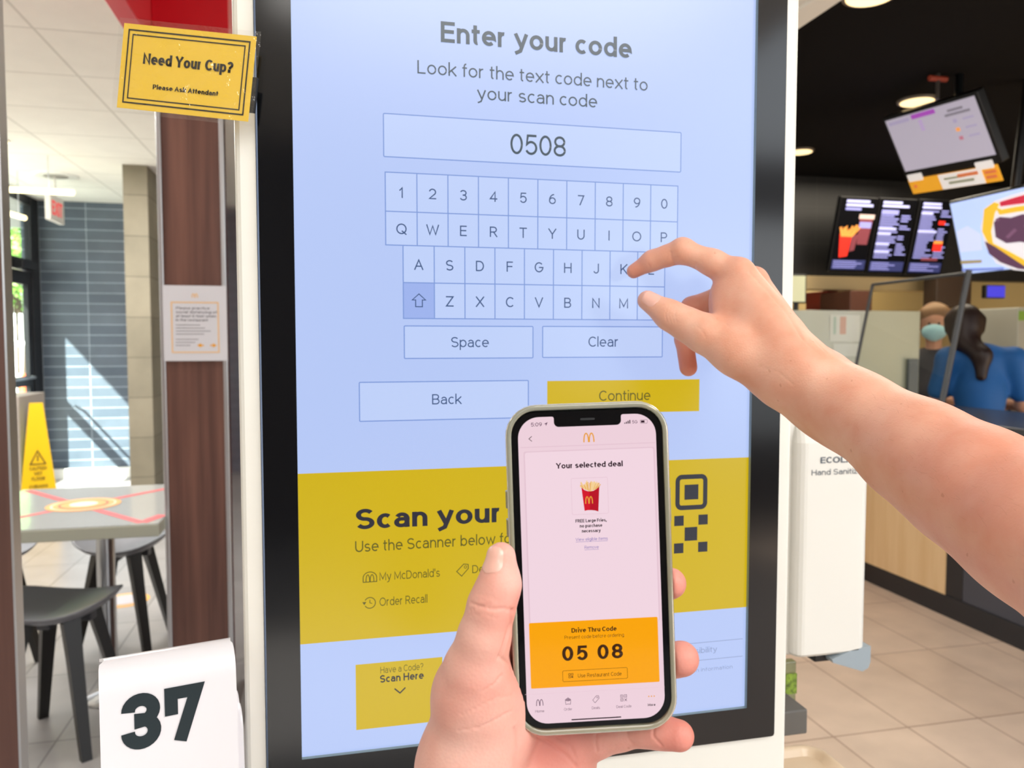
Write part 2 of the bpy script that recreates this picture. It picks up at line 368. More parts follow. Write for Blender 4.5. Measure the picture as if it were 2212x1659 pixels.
def np_obj(name, V, Q, m, parent=None, tint=None, sub=0, **kw):
    o0 = ORG.get(parent.name, Vector()) if parent else Vector()
    me = bpy.data.meshes.new(name); me.from_pydata((V-np.array(o0)).tolist(), [], Q.tolist()); me.materials.append(m)
    me.polygons.foreach_set('use_smooth', [True]*len(me.polygons))
    if tint is not None:
        at_ = me.attributes.new('tint', 'FLOAT', 'POINT'); at_.data.foreach_set('value', tint.astype(np.float32))
    me.update(); ob = bpy.data.objects.new(name, me); COL.objects.link(ob)
    if parent: ob.parent = parent
    ORG[ob.name] = o0
    if sub:
        md = ob.modifiers.new('smooth', 'SUBSURF'); md.levels = sub; md.render_levels = sub
    setp(ob, **kw); return ob
def normals(V, Q):
    a, b, c, d = (V[Q[:, i]] for i in range(4)); fn = np.cross(c-a, d-b); N = np.zeros_like(V)
    for i in range(4): np.add.at(N, Q[:, i], fn)
    return N/np.maximum(np.linalg.norm(N, axis=1, keepdims=True), 1e-12)
def relax(V, Q, it=2, lam=.5):
    for _ in range(it):
        A_ = np.zeros_like(V); c = np.zeros(len(V))
        for i in range(4):
            for j in (1, 3):
                np.add.at(A_, Q[:, i], V[Q[:, (i+j) % 4]]); np.add.at(c, Q[:, i], 1)
        V = V+lam*(A_/np.maximum(c, 1)[:, None]-V)
    return V
def crease(V, N, lines, toward=None):
    """furrows pressed into the skin along lines given in picture points (x, y), width px, depth m"""
    q = V-np.array(CAM); d = q@np.array(FW); x = CX+FPX*(q@np.array(RT))/d; y = CY-FPX*(q@np.array(UP))/d
    face = -(np.sum(N*(q/np.linalg.norm(q, axis=1, keepdims=True)), 1)); D = np.zeros(len(V))
    for pts, w, dep in lines:
        best = np.full(len(V), 1e9)
        for (x0, y0), (x1, y1) in zip(pts, pts[1:]):
            l2 = (x1-x0)**2+(y1-y0)**2; t = np.clip(((x-x0)*(x1-x0)+(y-y0)*(y1-y0))/l2, 0, 1)
            best = np.minimum(best, np.hypot(x-x0-t*(x1-x0), y-y0-t*(y1-y0)))
        D += dep*np.exp(-(best/w)**2)*np.clip(face*3, 0, 1)
    return V-N*D[:, None]
def nail(fld, c, axis, nrm, r, L, W, m, parent, name='fingernail', off=.00035):
    a = Vector(axis).normalized(); n = Vector(nrm); n = (n-a*n.dot(a)).normalized(); b = a.cross(n); c = Vector(c)
    nu, nv = 14, 12; vs = []
    for i in range(nu+1):
        s_ = -1+2*i/nu; w = (1-abs(s_)**3.2)**.4 if abs(s_) < 1 else 0.0; w = max(w, .12)
        for j in range(nv+1):
            th = (-1+2*j/nv)*W*w; p = c+a*(s_*L/2)+(n*math.cos(th)+b*math.sin(th))*r*1.05
            q, g = fld.snap(p); edge = max(abs(s_)**6, abs(-1+2*j/nv)**6)
            vs.append(tuple(q+g*(off*(1-.8*edge))))
    V = np.array(vs); Q = np.array([(i*(nv+1)+j, (i+1)*(nv+1)+j, (i+1)*(nv+1)+j+1, i*(nv+1)+j+1) for i in range(nu) for j in range(nv)])
    return np_obj(name, V, Q, m, parent)

# ================================================================== materials used
white_metal = mat('white powder coat', 'e9e8e0', .38, bump=(400, .05, .0005))
white_edge = mat('white edge', 'f6f5ef', .3)
gap_m = mat('brown seam', '6f6455', .6)
bezel_m = mat('black glass', '0a0c10', .12, spec=.6)
bezel_in = mat('glass edge', '7d8f8f', .25)  # teal grey paints in the reflection along the inner glass edge
alu = mat('brushed aluminium', 'c9ccd0', .3, .9)
steel = mat('satin steel', 'b9bcc0', .28, 1.)
black_metal = mat('black frame paint', '15161a', .4)
black_plastic = mat('black plastic', '0d0d0f', .35)
D_BG = screen('display background', 'b6c9f7', .98)
D_KEY = screen('display key fill', 'bfd1fa', .98)
D_SH = screen('display shift key fill', '9db3ee', .98)
D_YL = screen('display yellow', 'd3b404', .96)
D_LN = screen('display line', '7f9cdc', .95)
D_TX = screen('display heading ink', '32495a', .9)
D_TK = screen('display key ink', '3b5787', .9)
D_DK = screen('display dark ink', '1c2536', .9)
D_OL = screen('display ink on yellow', '5f5c1a', .9)
D_GR = screen('display faint ink', '93a3cc', .95)

# ================================================================== KIOSK
kiosk = empty('self_order_kiosk', (.174, 0, 0), 'white self-order kiosk with a tall lit touchscreen showing the Enter your code keypad', 'kiosk')
KF = Frame((0, 0, 0), (1, 0, 0), (0, 0, 1), (0, -1, 0))     # display surface
BF = Frame((0, -.004, 0), (1, 0, 0), (0, 0, 1), (0, -1, 0))
u0, u1, z0, z1 = -.0253, .3735, .9605, 1.672
k = lambda x, y: KF.loc(x, y)
# housing: shallow white box with a rounded front edge, set on a pillar
hb = MB()
hx0, hx1, hz0, hz1 = -.0695, .4185, .36, 1.80
prof = [(.14, 0), (.012, 0)] + [(.012-.012*math.sin(rad(a)), .012-.012*math.cos(rad(a))) for a in (15, 30, 45, 60, 75)] + [(0, .012)]
def shell(mb, m):
    loops = []
    for y, ins in [(.14, 0), (.006, 0), (.0035, .0006), (.0015, .002), (0, .0045)]:
        loops.append([(hx0+ins, y, hz0+ins), (hx1-ins, y, hz0+ins), (hx1-ins, y, hz1-ins), (hx0+ins, y, hz1-ins)])
    i0, i1, j0, j1 = -.0535, .4045, .9285, 1.708
    loops.append([(i0, 0, j0), (i1, 0, j0), (i1, 0, j1), (i0, 0, j1)]); loops.append([(i0, .014, j0), (i1, .014, j0), (i1, .014, j1), (i0, .014, j1)])
    vs = [v for l in loops for v in l]
    fs = [(a*4+i, a*4+(i+1) % 4, (a+1)*4+(i+1) % 4, (a+1)*4+i) for a in range(len(loops)-1) for i in range(4)]
    fs.append((3, 2, 1, 0)); mb.add(vs, fs, m)
shell(hb, white_metal); hb.build('housing', kiosk)
MB().box((.06, .03, .02), (.29, .12, .36), white_metal, .006).box((-.02, -.08, 0), (.37, .25, .02), white_metal, .004).build('pedestal', kiosk)
# bezel
b_out = [(-.0515, .9305), (.4025, .9305), (.4025, 1.706), (-.0515, 1.706)]
ro = rrect(-.0515, .9305, .4025, 1.706, .003, 3); ri = rrect(u0, z0, u1, z1, .0004, 3)
bb = MB(); bb.ring(ro, ri, 0, bezel_m, BF)
nn = len(ro)
bb.add([BF.p(u, v, 0) for u, v in ri]+[BF.p(u, v, -.006) for u, v in ri], [(i, (i+1) % nn, nn+(i+1) % nn, nn+i) for i in range(nn)], bezel_in)
bb.add([BF.p(u, v, 0) for u, v in ro]+[BF.p(u, v, -.012) for u, v in ro], [(i, (i+1) % nn, nn+(i+1) % nn, nn+i) for i in range(nn)], gap_m)
bb.build('bezel', kiosk)
db = MB(); db.quad(*[KF.p(a, b, 0) for a, b in ((u0-.006, z0-.006), (u1+.006, z0-.006), (u1+.006, z1+.006), (u0-.006, z1+.006))], D_BG)
disp = db.build('display', kiosk)

def sub(name, fn, **kw):
    m = MB(); fn(m); return m.build(name, disp, **kw)
def fillr(m, a, b, c, d, mt, n=.0002): m.quad(KF.p(a, b, n), KF.p(c, b, n), KF.p(c, d, n), KF.p(a, d, n), mt)
W_ = .0009
def heading(m):
    ptext(m, 'Enter your code', KF, 1158, 109, 44, D_TX, 416, wt=.135)
    ptext(m, 'Look for the text code next to', KF, 1150, 178, 28, D_TX, 500, wt=.08)
    ptext(m, 'your scan code', KF, 1160, 224, 28, D_TX, 262, wt=.08)
sub('heading_text', heading)
def field(m):
    a = k(828, 245); c = k(1470, 372)
    fillr(m, a[0], c[1], c[0], a[1], D_KEY); outline(m, KF, rrect(a[0], c[1], c[0], a[1], .001), W_, D_LN, .0003)
    ptext(m, '0508', KF, 1162, 336, 44, D_TX, 124, wt=.085)
sub('code_field', field)
X0, X1 = .0460, .3005; kw_ = (X1-X0)/10
r1t = k(1100, 385)[1]; zt = [1.4362, 1.4055-.0005, k(835, 529)[1], k(905, 611)[1], k(905, 688)[1]]
print('rows', zt)
def keycap(name, c, a, b, x0, x1, mt=None, tint=None):
    def f(m):
        if mt: fillr(m, x0, b, x1, a, mt)
        outline(m, KF, [(x0, b), (x1, b), (x1, a), (x0, a)], W_, D_LN, .0003)
        if c: text(m, c, (x0+x1)/2, (a+b)/2-.0046, .0086, D_TK, KF, wt=.085)
    return sub(name, f)
for i, c in enumerate('1234567890'): keycap('key', c, zt[0], zt[1], X0+i*kw_, X0+(i+1)*kw_, D_KEY)
for i, c in enumerate('QWERTYUIOP'): keycap('key', c, zt[1], zt[2], X0+i*kw_, X0+(i+1)*kw_, D_KEY)
XA = k(871, 611)[0]
for i, c in enumerate('ASDFGHJKL'): keycap('key', c, zt[2], zt[3], XA+i*kw_, XA+(i+1)*kw_, D_KEY)
for i, c in enumerate(['', 'Z', 'X', 'C', 'V', 'B', 'N', 'M', '']):
    ob = keycap('key', c, zt[3], zt[4], XA+i*kw_, XA+(i+1)*kw_, D_SH if i == 0 else D_KEY)
def shift(m):
    cx, cy = XA+kw_/2, (zt[3]+zt[4])/2
    outline(m, KF, [(cx+a*.0055, cy+b*.0055) for a, b in ((-.5, -.9), (.5, -.9), (.5, .1), (1, .1), (0, 1), (-1, .1), (-.5, .1))], .0008, D_TK, .0004)
sub('shift_arrow', shift)
def bksp(m):
    cx, cy = XA+kw_*8.5, (zt[3]+zt[4])/2
    outline(m, KF, [(cx-.007, cy), (cx-.003, cy+.004), (cx+.006, cy+.004), (cx+.006, cy-.004), (cx-.003, cy-.004)], .0008, D_TK, .0004)
sub('backspace_icon', bksp)
def button(name, s, pa, pc, txt, mt=D_KEY, ink=D_TK, r=.0008, line=D_LN, wt=.08, capx=22, wpx=None):
    def f(m):
        a = k(*pa); c = k(*pc); fillr(m, a[0], c[1], c[0], a[1], mt)
        if line: outline(m, KF, rrect(a[0], c[1], c[0], a[1], r), W_, line, .0003)
        ptext(m, s, KF, txt[0], txt[1], capx, ink, wpx, wt=wt)
    return sub(name, f)
button('space_button', 'Space', (873, 704), (1151, 773), (1015, 750), None or D_KEY, wpx=84)
button('clear_button', 'Clear', (1172, 705), (1430, 771), (1303, 749), wpx=67)
button('back_button', 'Back', (776, 826), (1141, 902), (965, 873), wpx=66)
button('continue_button', 'Continue', (1182, 823), (1510, 888), (1349, 865), mt=D_YL, ink=D_OL, line=None, wpx=113, wt=.08)
yb1, yb0 = 1.194, 1.0545
def banner(m):
    fillr(m, u0-.005, yb0, u1+.005, yb1, D_YL)
sub('scan_banner', banner)
def btxt(m):
    ptext(m, 'Scan your code', KF, 766, 1144, 44, D_DK, 319, align='l', wt=.155, ref=9)
    ptext(m, 'Use the Scanner below for all offers', KF, 766, 1193, 24, D_OL, 305, align='l', wt=.085, ref=21)
    ptext(m, "My McDonald's", KF, 819, 1254, 18, D_OL, 132, align='l', wt=.08)
    ptext(m, 'Order Recall', KF, 819, 1309, 18, D_OL, 105, align='l', wt=.08)
    ptext(m, 'Deals', KF, 1019, 1238, 17, D_OL, 54, align='l', wt=.08)
    # icons: arches badge, price tag, history clock
    u, v = k(799, 1246); s_ = .0055
    outline(m, KF, [(u-s_, v-s_*.75)]+[(u+s_*math.cos(t), v-s_*.1+s_*math.sin(t)*.85) for t in [PI-PI*i/14 for i in range(15)]]+[(u+s_, v-s_*.75)], .0007, D_OL, .0004)
    arches(m, KF, u, v-s_*.7, s_*1.3, s_*1.1, .0007, D_OL, .0005)
    u, v = k(799, 1302); stroke(m, A(u, v, .0045, .0045, 150, -150, 20), .0007, D_OL, KF, .0004)
    stroke(m, [(u, v+.0026), (u, v), (u+.0018, v-.0006)], .0006, D_OL, KF, .0004); m.poly([KF.p(u-.0062, v+.001, .0004), KF.p(u-.0028, v+.001, .0004), KF.p(u-.0046, v-.0016, .0004)], D_OL)
    u, v = k(999, 1231)
    outline(m, KF, [(u-.005, v-.001), (u+.001, v+.005), (u+.0048, v+.0045), (u+.005, v+.001), (u-.0008, v-.0052)], .0007, D_OL, .0004)
    outline(m, KF, A(u+.0025, v+.0024, .0011, .0011, 0, 360, 10), .0005, D_OL, .0004)
sub('banner_text', btxt)
def icon(m):
    a = k(1459, 1026); c = k(1527, 1099); t = .0042
    s_ = a[0]; e = c[0]; tp = a[1]; bt = c[1]
    outline(m, KF, rrect(s_+t/2, bt+t/2, e-t/2, tp-t/2, .004), t, D_DK, .0004)
    mu, mv = (s_+e)/2, (tp+bt)/2; q = .0068; fillr(m, mu-q, mv-q, mu+q, mv+q, D_DK, .0004)
    mv2 = k(1493, 1153)[1]; q2 = .0062; fillr(m, mu-q2, mv2-q2, mu+q2, mv2+q2, D_DK, .0004)
    for dx in (-1, 1):
        for dz in (-1, 1):
            cx = mu+dx*.0118; cz = mv2+dz*.0125; q = .0046; fillr(m, cx-q, cz-q, cx+q, cz+q, D_DK, .0004)
sub('scan_icon', icon)
def scanhere(m):
    a = k(768, 1436); c = k(956, 1554); fillr(m, a[0], c[1]-.001, c[0], a[1], D_YL)
    ptext(m, 'Have a Code?', KF, 868, 1450, 14, D_OL, 94, wt=.075)
    ptext(m, 'Scan Here', KF, 868, 1470, 16, D_DK, 96, wt=.13)
    u, v = k(864, 1491); stroke(m, [(u-.0045, v+.002), (u, v-.0022), (u+.0045, v+.002)], .0011, D_DK, KF, .0004)
sub('scan_here_button', scanhere)
def lower(m):
    a = k(1440, 1392); c = k(1606, 1420)
    for y in (1390, 1428):
        a = k(1380, y+8); b = k(1604, y-8); stroke(m, [(a[0], (a[1]+b[1])/2), (b[0], (a[1]+b[1])/2)], .0006, D_GR, KF, .0003)
    ptext(m, 'Accessibility', KF, 1549, 1407, 12, D_GR, 100, align='r', wt=.09)
    ptext(m, 'Additional nutrition information', KF, 1582, 1443, 8, D_GR, 190, align='r', wt=.09)
sub('footer_text', lower)

# ================================================================== NEED YOUR CUP SIGN
paper_y = mat('yellow paper', 'f3cb3b', .5)
ink_k = mat('printed ink', '17130c', .45)
lam = glassm('laminate film', 'ffffff', .12, .07)
nt = lam.node_tree
_n = nt.nodes.new('ShaderNodeTexNoise'); _n.inputs['Scale'].default_value = 90; _n.inputs['Detail'].default_value = 3; _n.inputs['Distortion'].default_value = .6
_t = nt.nodes.new('ShaderNodeTexCoord'); nt.links.new(_t.outputs['Object'], _n.inputs['Vector'])
_b = nt.nodes.new('ShaderNodeBump'); _b.inputs['Strength'].default_value = .55; _b.inputs['Distance'].default_value = .002
nt.links.new(_n.outputs['Fac'], _b.inputs['Height'])
for nd in nt.nodes:
    if nd.type in ('BSDF_GLOSSY', 'LAYER_WEIGHT'): nt.links.new(_b.outputs[0], nd.inputs['Normal'])
sc_ = at(402, 156, .588)
ang = rad(-7.1); U = RT*math.cos(ang)+UP*math.sin(ang)
U = (U-Vector((0, .06, 0))).normalized(); V = Vector((0, 0, 1)); V = (V+Vector((-.0, 0, 0))-U*V.dot(U)).normalized()
SF = Frame(sc_, U, V); SF.N = U.cross(V); SF.N = SF.N if SF.N.dot(FW) < 0 else -SF.N
sg = empty('laminated_sign', tuple(sc_), 'yellow laminated sign reading Need Your Cup taped to the white kiosk edge', 'sign')
q = [SF.loc(*p) for p in ((262, 50), (546, 88), (543, 267), (258, 240))]
hw = (q[1][0]+q[2][0]-q[0][0]-q[3][0])/4; hh = (q[0][1]+q[1][1]-q[2][1]-q[3][1])/4
m = MB(); m.box((-hw, -hh, -.0004), (hw, hh, 0), paper_y, 0, SF)
for ins, w in ((.0045, .0011), (.0078, .0009)): outline(m, SF, [(-hw+ins, -hh+ins), (hw-ins, -hh+ins), (hw-ins, hh-ins), (-hw+ins, hh-ins)], w, ink_k, .0003)
text(m, 'Need Your Cup?', .001, .0028, .0080, ink_k, SF, wt=.20, width=.070, n=.0003)
text(m, 'Please Ask Attendant', .001, -.0150, .0035, ink_k, SF, wt=.18, width=.0510, n=.0003)
m.build('printed_card', sg)
m = MB(); K_ = 24
vs = []; fs = []
e = .0035
for i in range(K_+1):
    for j in range(K_+1):
        u = -hw-e+(2*hw+2*e)*i/K_; v = -hh-e+(2*hh+2*e)*j/K_
        vs.append(SF.p(u, v, .0008+.0005*math.sin(u*130)*math.sin(v*170+1)))
for i in range(K_):
    for j in range(K_): fs.append((i*(K_+1)+j, (i+1)*(K_+1)+j, (i+1)*(K_+1)+j+1, i*(K_+1)+j+1))
m.add(vs, fs, lam, True); m.build('laminate_film', sg, label='clear glossy plastic film')
m = MB(); m.box((hw-.004, -.024, -.004), (hw+.0035, .002, -.0008), black_plastic, .0006, SF); m.build('fastener_strip', sg, label='black strip behind the card edge')

# ================================================================== NUMBER TENTS
tent_w = mat('white tent plastic', 'e8e8ee', .22, coat=.3)
tent_n = mat('dark numeral', '1f2d33', .35)
TU = Vector((.969, .245, 0)).normalized(); TN = Vector((TU.y, -TU.x, 0))       # along its width, towards the viewer
tent_o = at(364, 1500, .575)
def tent(name, off, label, number=False, group=None):
    """bent plastic tent: rounded ridge, two slanting legs, ribbed side edge"""
    base = tent_o+off; r = empty(name, tuple(base), label, 'table number', group)
    F_ = Frame(base, TU, (0, 0, 1), TN); W2 = .0445; m = MB()
    R_ = .0200; topz = .0335; pts = []
    for a in range(0, 181, 12): pts.append((R_*math.cos(rad(a)), topz-R_+R_*math.sin(rad(a))))       # n, z
    sl = .10; LL = .13+off.z; pts = [(R_+sl*LL, topz-R_-LL)]+[(R_+sl*.04, topz-R_-.04)]+pts+[(-R_-sl*.04, topz-R_-.04), (-R_-sl*LL, topz-R_-LL)]
    k_ = len(pts); t = .0022
    def inn(p): n, z = p; c = (0, topz-R_); z2 = min(z, c[1]); l = math.hypot(n-c[0], max(z-c[1], 0)) or 1; return (n-(n/l)*t if z > c[1] else n-math.copysign(t, n), z-max(0, (z-c[1]))/l*t)
    for sgn, pl in ((0, pts),):
        rc_ = .009; mi_ = (len(pts)-1)/2; ds_ = []
        for i in range(len(pts)): ds_.append(abs(i-mi_)*R_*rad(12) if abs(i-mi_) <= 8 else 1.)
        ins_ = [rc_-math.sqrt(max(rc_**2-max(rc_-d_, 0)**2, 0)) for d_ in ds_]
        vs = [F_.p(-W2+q, z, n) for (n, z), q in zip(pts, ins_)]+[F_.p(W2-q*.5, z, n) for (n, z), q in zip(pts, ins_)]+[F_.p(-W2+q, *inn(p)[::-1]) for p, q in zip(pts, ins_)]+[F_.p(W2-q*.5, *inn(p)[::-1]) for p, q in zip(pts, ins_)]
        fs = []
        for i in range(k_-1):
            fs += [(i, i+1, k_+i+1, k_+i), (2*k_+i, 3*k_+i, 3*k_+i+1, 2*k_+i+1)]
        m.add(vs, fs, tent_w, True)
        m.add(vs, [(i, 2*k_+i, 2*k_+i+1, i+1) for i in range(k_-1)]+[(k_+i, k_+i+1, 3*k_+i+1, 3*k_+i) for i in range(k_-1)], tent_w)
    m.build('tent_shell', r)
    m = MB()                                                 # closed end cheeks
    for s_ in (1,):
        cheek = [inn(p) for p in pts if abs(p[0]) > .008]
        vs = [F_.p(s_*(W2-.0012), z, n) for n, z in cheek]; m.add(vs, [tuple(range(len(vs)))], tent_w)
    m.build('end_cheek', r)
    if number:
        m = MB(); slope = .10
        def fr_p(u, z): return (u, z)
        NF = Frame(F_.p(0, 0, 0), TU, (TN*(-slope)+Vector((0, 0, 1))), None)
        NF.N = (TN+Vector((0, 0, slope))).normalized(); NF.o = F_.p(0, topz-R_, R_+.0004)
        hN = .054; u0_ = NF.loc(262, 1600)[0]; a = NF.loc(262, 1560); b = NF.loc(438, 1530); c = NF.loc(350, 1498); d = NF.loc(350, 1605)
        text(m, '$#', (a[0]+b[0])/2, d[1]-.001, c[1]-d[1]+.004, tent_n, NF, wt=.19, width=(b[0]-a[0])*1.06, n=.0003, wtmax=.165)
        m.build('numeral', r, label='dark green-black numeral 37')
    return r
tent('table_number_tent', Vector((0, 0, 0)), 'white plastic table tent with a dark number 37, frontmost of its row', True)
for i, lb in enumerate(('white table tent nested directly behind the number 37 tent', 'white table tent second behind the number 37 tent', 'white table tent last in the row behind number 37')):
    tent('table_number_tent', -TN*(.010+.011*(i+1))+Vector((0, 0, -.020-.0155*(i+1)))+TU*.0035*(i+1), lb, False)

tb = tent_o.z-.109-.002
r = empty('tent_rack', (tent_o.x, tent_o.y, tb-.02), 'white rack shelf at the kiosk side under the number tents', 'rack')
RF = Frame((tent_o.x, tent_o.y, tb), TU, -TN, (0, 0, 1))
MB().box((-.055, -.04, -.012), (.055, .09, 0), white_metal, .003, RF).build('shelf', r)
MB().box((-.115, -.01, tb-.012), (-.069, .03, tb-.004), white_metal, .001).box((-.075, -.01, tb-.03), (-.0695, .03, tb-.004), white_metal, .001).build('bracket', r)

# ================================================================== PHONE
P_BLACK = mat('phone glass border', '07080b', .06, spec=.6)
P_BODY = mat('phone steel band', '3a3f46', .2, 1.)
P_CASE = mat('smoky clear case', 'a9a892', .18, trans=.45, ior=1.4, coat=.5)
P_BG = screen('phone screen pink', 'efd2dd', .98, .08)
P_CARD = screen('phone card', 'f1d6e1', 1., .08)
P_SHD = screen('phone card shadow', 'e6c6d3', .98, .08)
P_OR = screen('phone orange', 'fba505', 1., .08)
P_TX = screen('phone ink', '2a0f22', .9, .08)
P_T2 = screen('phone thin ink', '6b4a63', .9, .08)
P_OI = screen('phone ink on orange', '40210b', .9, .08)
P_LK = screen('phone link', '7a66b8', .9, .08)
P_GO = screen('phone gold', 'e9a13c', 1., .08)
P_RD = screen('phone carton red', 'b90d25', 1., .08)
P_RD2 = screen('phone carton red lit', 'd3152b', 1., .08)
P_FR = screen('phone fries', 'e9b36a', 1., .08)
P_FR2 = screen('phone fries pale', 'f4d095', 1., .08)
rr = rad(1.9); pc = at(1278, 1227, .365)
PU = (RT*math.cos(rr)+UP*math.sin(rr)+FW*.055).normalized(); PV = (UP*math.cos(rr)-RT*math.sin(rr)); PV = (PV-PU*PV.dot(PU)).normalized()
PN = PU.cross(PV); PN = PN if PN.dot(FW) < 0 else -PN
PF = Frame(pc, PU, PV, PN)
phone = empty('smartphone', tuple(pc), 'smartphone in a smoky clear case showing a pink deal screen with code 05 08', 'phone')
def loft(mb, prof, w, h, r, m, fr, cap0=False, cap1=False):
    loops = [[fr.p(u, v, n) for u, v in rrect(-w+i, -h+i, w-i, h-i, max(r-i, .0005), 8)] for i, n in prof]; k_ = len(loops[0])
    vs = [v for l in loops for v in l]
    mb.add(vs, [(a*k_+i, a*k_+(i+1) % k_, (a+1)*k_+(i+1) % k_, (a+1)*k_+i) for a in range(len(loops)-1) for i in range(k_)], m, True)
    if cap0: mb.add(loops[0], [tuple(range(k_))[::-1]], m)
    if cap1: mb.add(loops[-1], [tuple(range(k_))], m)
bw, bh = .0356, .0736
m = MB(); loft(m, [(.0006, 0), (0, -.0006), (0, -.0068), (.0006, -.0074)], bw, bh, .0118, P_BODY, PF, False, True); m.build('phone_body', phone)
m = MB(); m.prism(rrect(-bw+.0006, -bh+.0006, bw-.0006, bh-.0006, .0113, 8), -.0003, .0001, P_BLACK, PF); m.build('front_glass', phone)
m = MB(); cw, chh = .0380, .0766
loft(m, [(.0026, .0004), (.0018, .0011), (.0008, .0010), (.0001, .0002), (0, -.0012), (.0003, -.0030), (.0003, -.006), (.001, -.0085), (.0025, -.0096), (.0045, -.0099)], cw, chh, .0145, P_CASE, PF, False, True)
loft(m, [(.0026, .0004), (.0025, -.0070), (.0045, -.0080)], cw, chh, .0145, P_CASE, PF)
m.build('phone_case', phone, label='smoky translucent bumper case')
m = MB()
for sd, y0, y1 in ((-1, 1062, 1100), (-1, 1124, 1160), (1, 1068, 1144)):
    v0 = PF.loc(1100, y1)[1]; v1 = PF.loc(1100, y0)[1]
    mm = MB(); mm.box((sd*cw-.0007 if sd < 0 else cw-.0006, v0, -.0062), (-cw+.0006 if sd < 0 else cw+.0008, v1, -.0018), P_CASE, .0005, PF); mm.build('side_button', phone)
pd = MB(); DW, DH = .0322, .0708
notch = []
nl, nr = PF.loc(1197, 930)[0], PF.loc(1342, 930)[0]; nb_ = PF.loc(1270, 920)[1]
out = rrect(-DW, -DH, DW, DH, .0098, 10)
# outline with a notch cut in the top edge: walk from right arc end (top right) to left arc start
tr = out[:11]; tl = out[11:22]; rest = out[22:]
rn = .0022
no = [(nr+.001, DH)]+A(nr+.001, DH-.001, .001, .001, 90, 180, 4)+A(nr-rn, nb_+rn, rn, rn, 0, -90, 6)+A(nl+rn, nb_+rn, rn, rn, 270, 180, 6)+A(nl-.001, DH-.001, .001, .001, 0, 90, 4)
pts = tr+no+tl+rest
pd.poly([PF.p(u, v, .00015) for u, v in pts], P_BG)
pdisp = pd.build('phone_display', phone)
def psub(name, fn, **kw_):
    m = MB(); fn(m); return m.build(name, pdisp, **kw_)
def pq(m, pts, mt, n): m.poly([PF.p(*PF.loc(*p), n) for p in pts], mt)
def prect(cx, cy, wpx, hpx):
    u, v = PF.loc(cx, cy); s_ = .365/FPX; return u-wpx/2*s_, v-hpx/2*s_, u+wpx/2*s_, v+hpx/2*s_
def pfill(m, r_, mt, n, rr_=0.):
    if rr_: m.poly([PF.p(u, v, n) for u, v in rrect(*r_, rr_)], mt)
    else: m.poly([PF.p(u, v, n) for u, v in ((r_[0], r_[1]), (r_[2], r_[1]), (r_[2], r_[3]), (r_[0], r_[3]))], mt)
px_ = .365/FPX
def status(m):
    ptext(m, '5:09', PF, 1158.5, 921, 8.2, P_T2, 25, wt=.10, n=.0003)
    u, v = PF.loc(1179, 916); m.poly([PF.p(u+a*px_, v+b*px_, .0003) for a, b in ((4, 4), (-4, .5), (-.3, -.3), (0, -4.5))], P_T2)
    for i in range(4):
        u, v = PF.loc(1349.5+i*3.6, 915.3-i*.15); h_ = (2.5+i*1.8)*px_; m.poly([PF.p(a, b, .0003) for a, b in ((u-1.1*px_, v), (u+1.1*px_, v), (u+1.1*px_, v+h_), (u-1.1*px_, v+h_))], P_TX)
    ptext(m, '5G', PF, 1371, 914.6, 7, P_T2, 12.5, wt=.10, n=.0003)
    r_ = prect(1390.5, 910.5, 15.5, 7.6); outline(m, PF, rrect(*r_, .0004), .00014, P_T2, .0003)
    r2 = (r_[0]+.0003, r_[1]+.0003, r_[0]+.0020, r_[3]-.0003); pfill(m, r2, P_TX, .0003)
psub('status_bar', status)
def head(m):
    u, v = PF.loc(1145.6, 948); a = 3.2*px_; stroke(m, [(u+a, v+5.5*px_), (u-a, v), (u+a, v-5.5*px_)], .00028, P_TX, PF, .0003)
    u, v = PF.loc(1272, 955); arches(m, PF, u, v, 24.5*px_, 20.5*px_, 2.7*px_, P_GO, .0003)
    a = PF.loc(1124, 966); b = PF.loc(1415, 957); stroke(m, [(a[0], (a[1]+b[1])/2), (b[0], (a[1]+b[1])/2)], .0004, P_SHD, PF, .00025)
psub('app_header', head)
def card(m):
    a = PF.loc(1133.5, 976); b = PF.loc(1411, 969); c = PF.loc(1422, 1340); l = a[0]; r_ = b[0]; t_ = (a[1]+b[1])/2; bt = c[1]
    m.poly([PF.p(u, v, .00018) for u, v in rrect(l-.0006, bt, r_+.0006, t_+.0005, .001)], P_SHD)
    m.poly([PF.p(u, v, .00022) for u, v in rrect(l, bt, r_, t_, .001)], P_CARD)
    ptext(m, 'Your selected deal', PF, 1273, 1009.6, 12, P_TX, 145, wt=.165, n=.0003)
    r2 = prect(1274, 1071, 79, 78); outline(m, PF, rrect(*r2, .0006), .0002, P_SHD, .0003)
    ptext(m, 'FREE Large Fries,', PF, 1276.5, 1127.3, 7, P_TX, 67.5, wt=.17, n=.0003)
    ptext(m, 'no purchase', PF, 1276.5, 1138.3, 7, P_TX, 49, wt=.17, n=.0003)
    ptext(m, 'necessary', PF, 1277, 1149.4, 7, P_TX, 41, wt=.17, n=.0003)
    for s_, y, w_ in (('View eligible items', 1167, 70), ('Remove', 1184.7, 31)):
        ptext(m, s_, PF, 1278, y, 6.6, P_LK, w_, wt=.075, n=.0003)
        u, v = PF.loc(1278, y+2.2); stroke(m, [(u-w_/2*px_, v), (u+w_/2*px_, v)], .00013, P_LK, PF, .0003)
psub('deal_card', card)
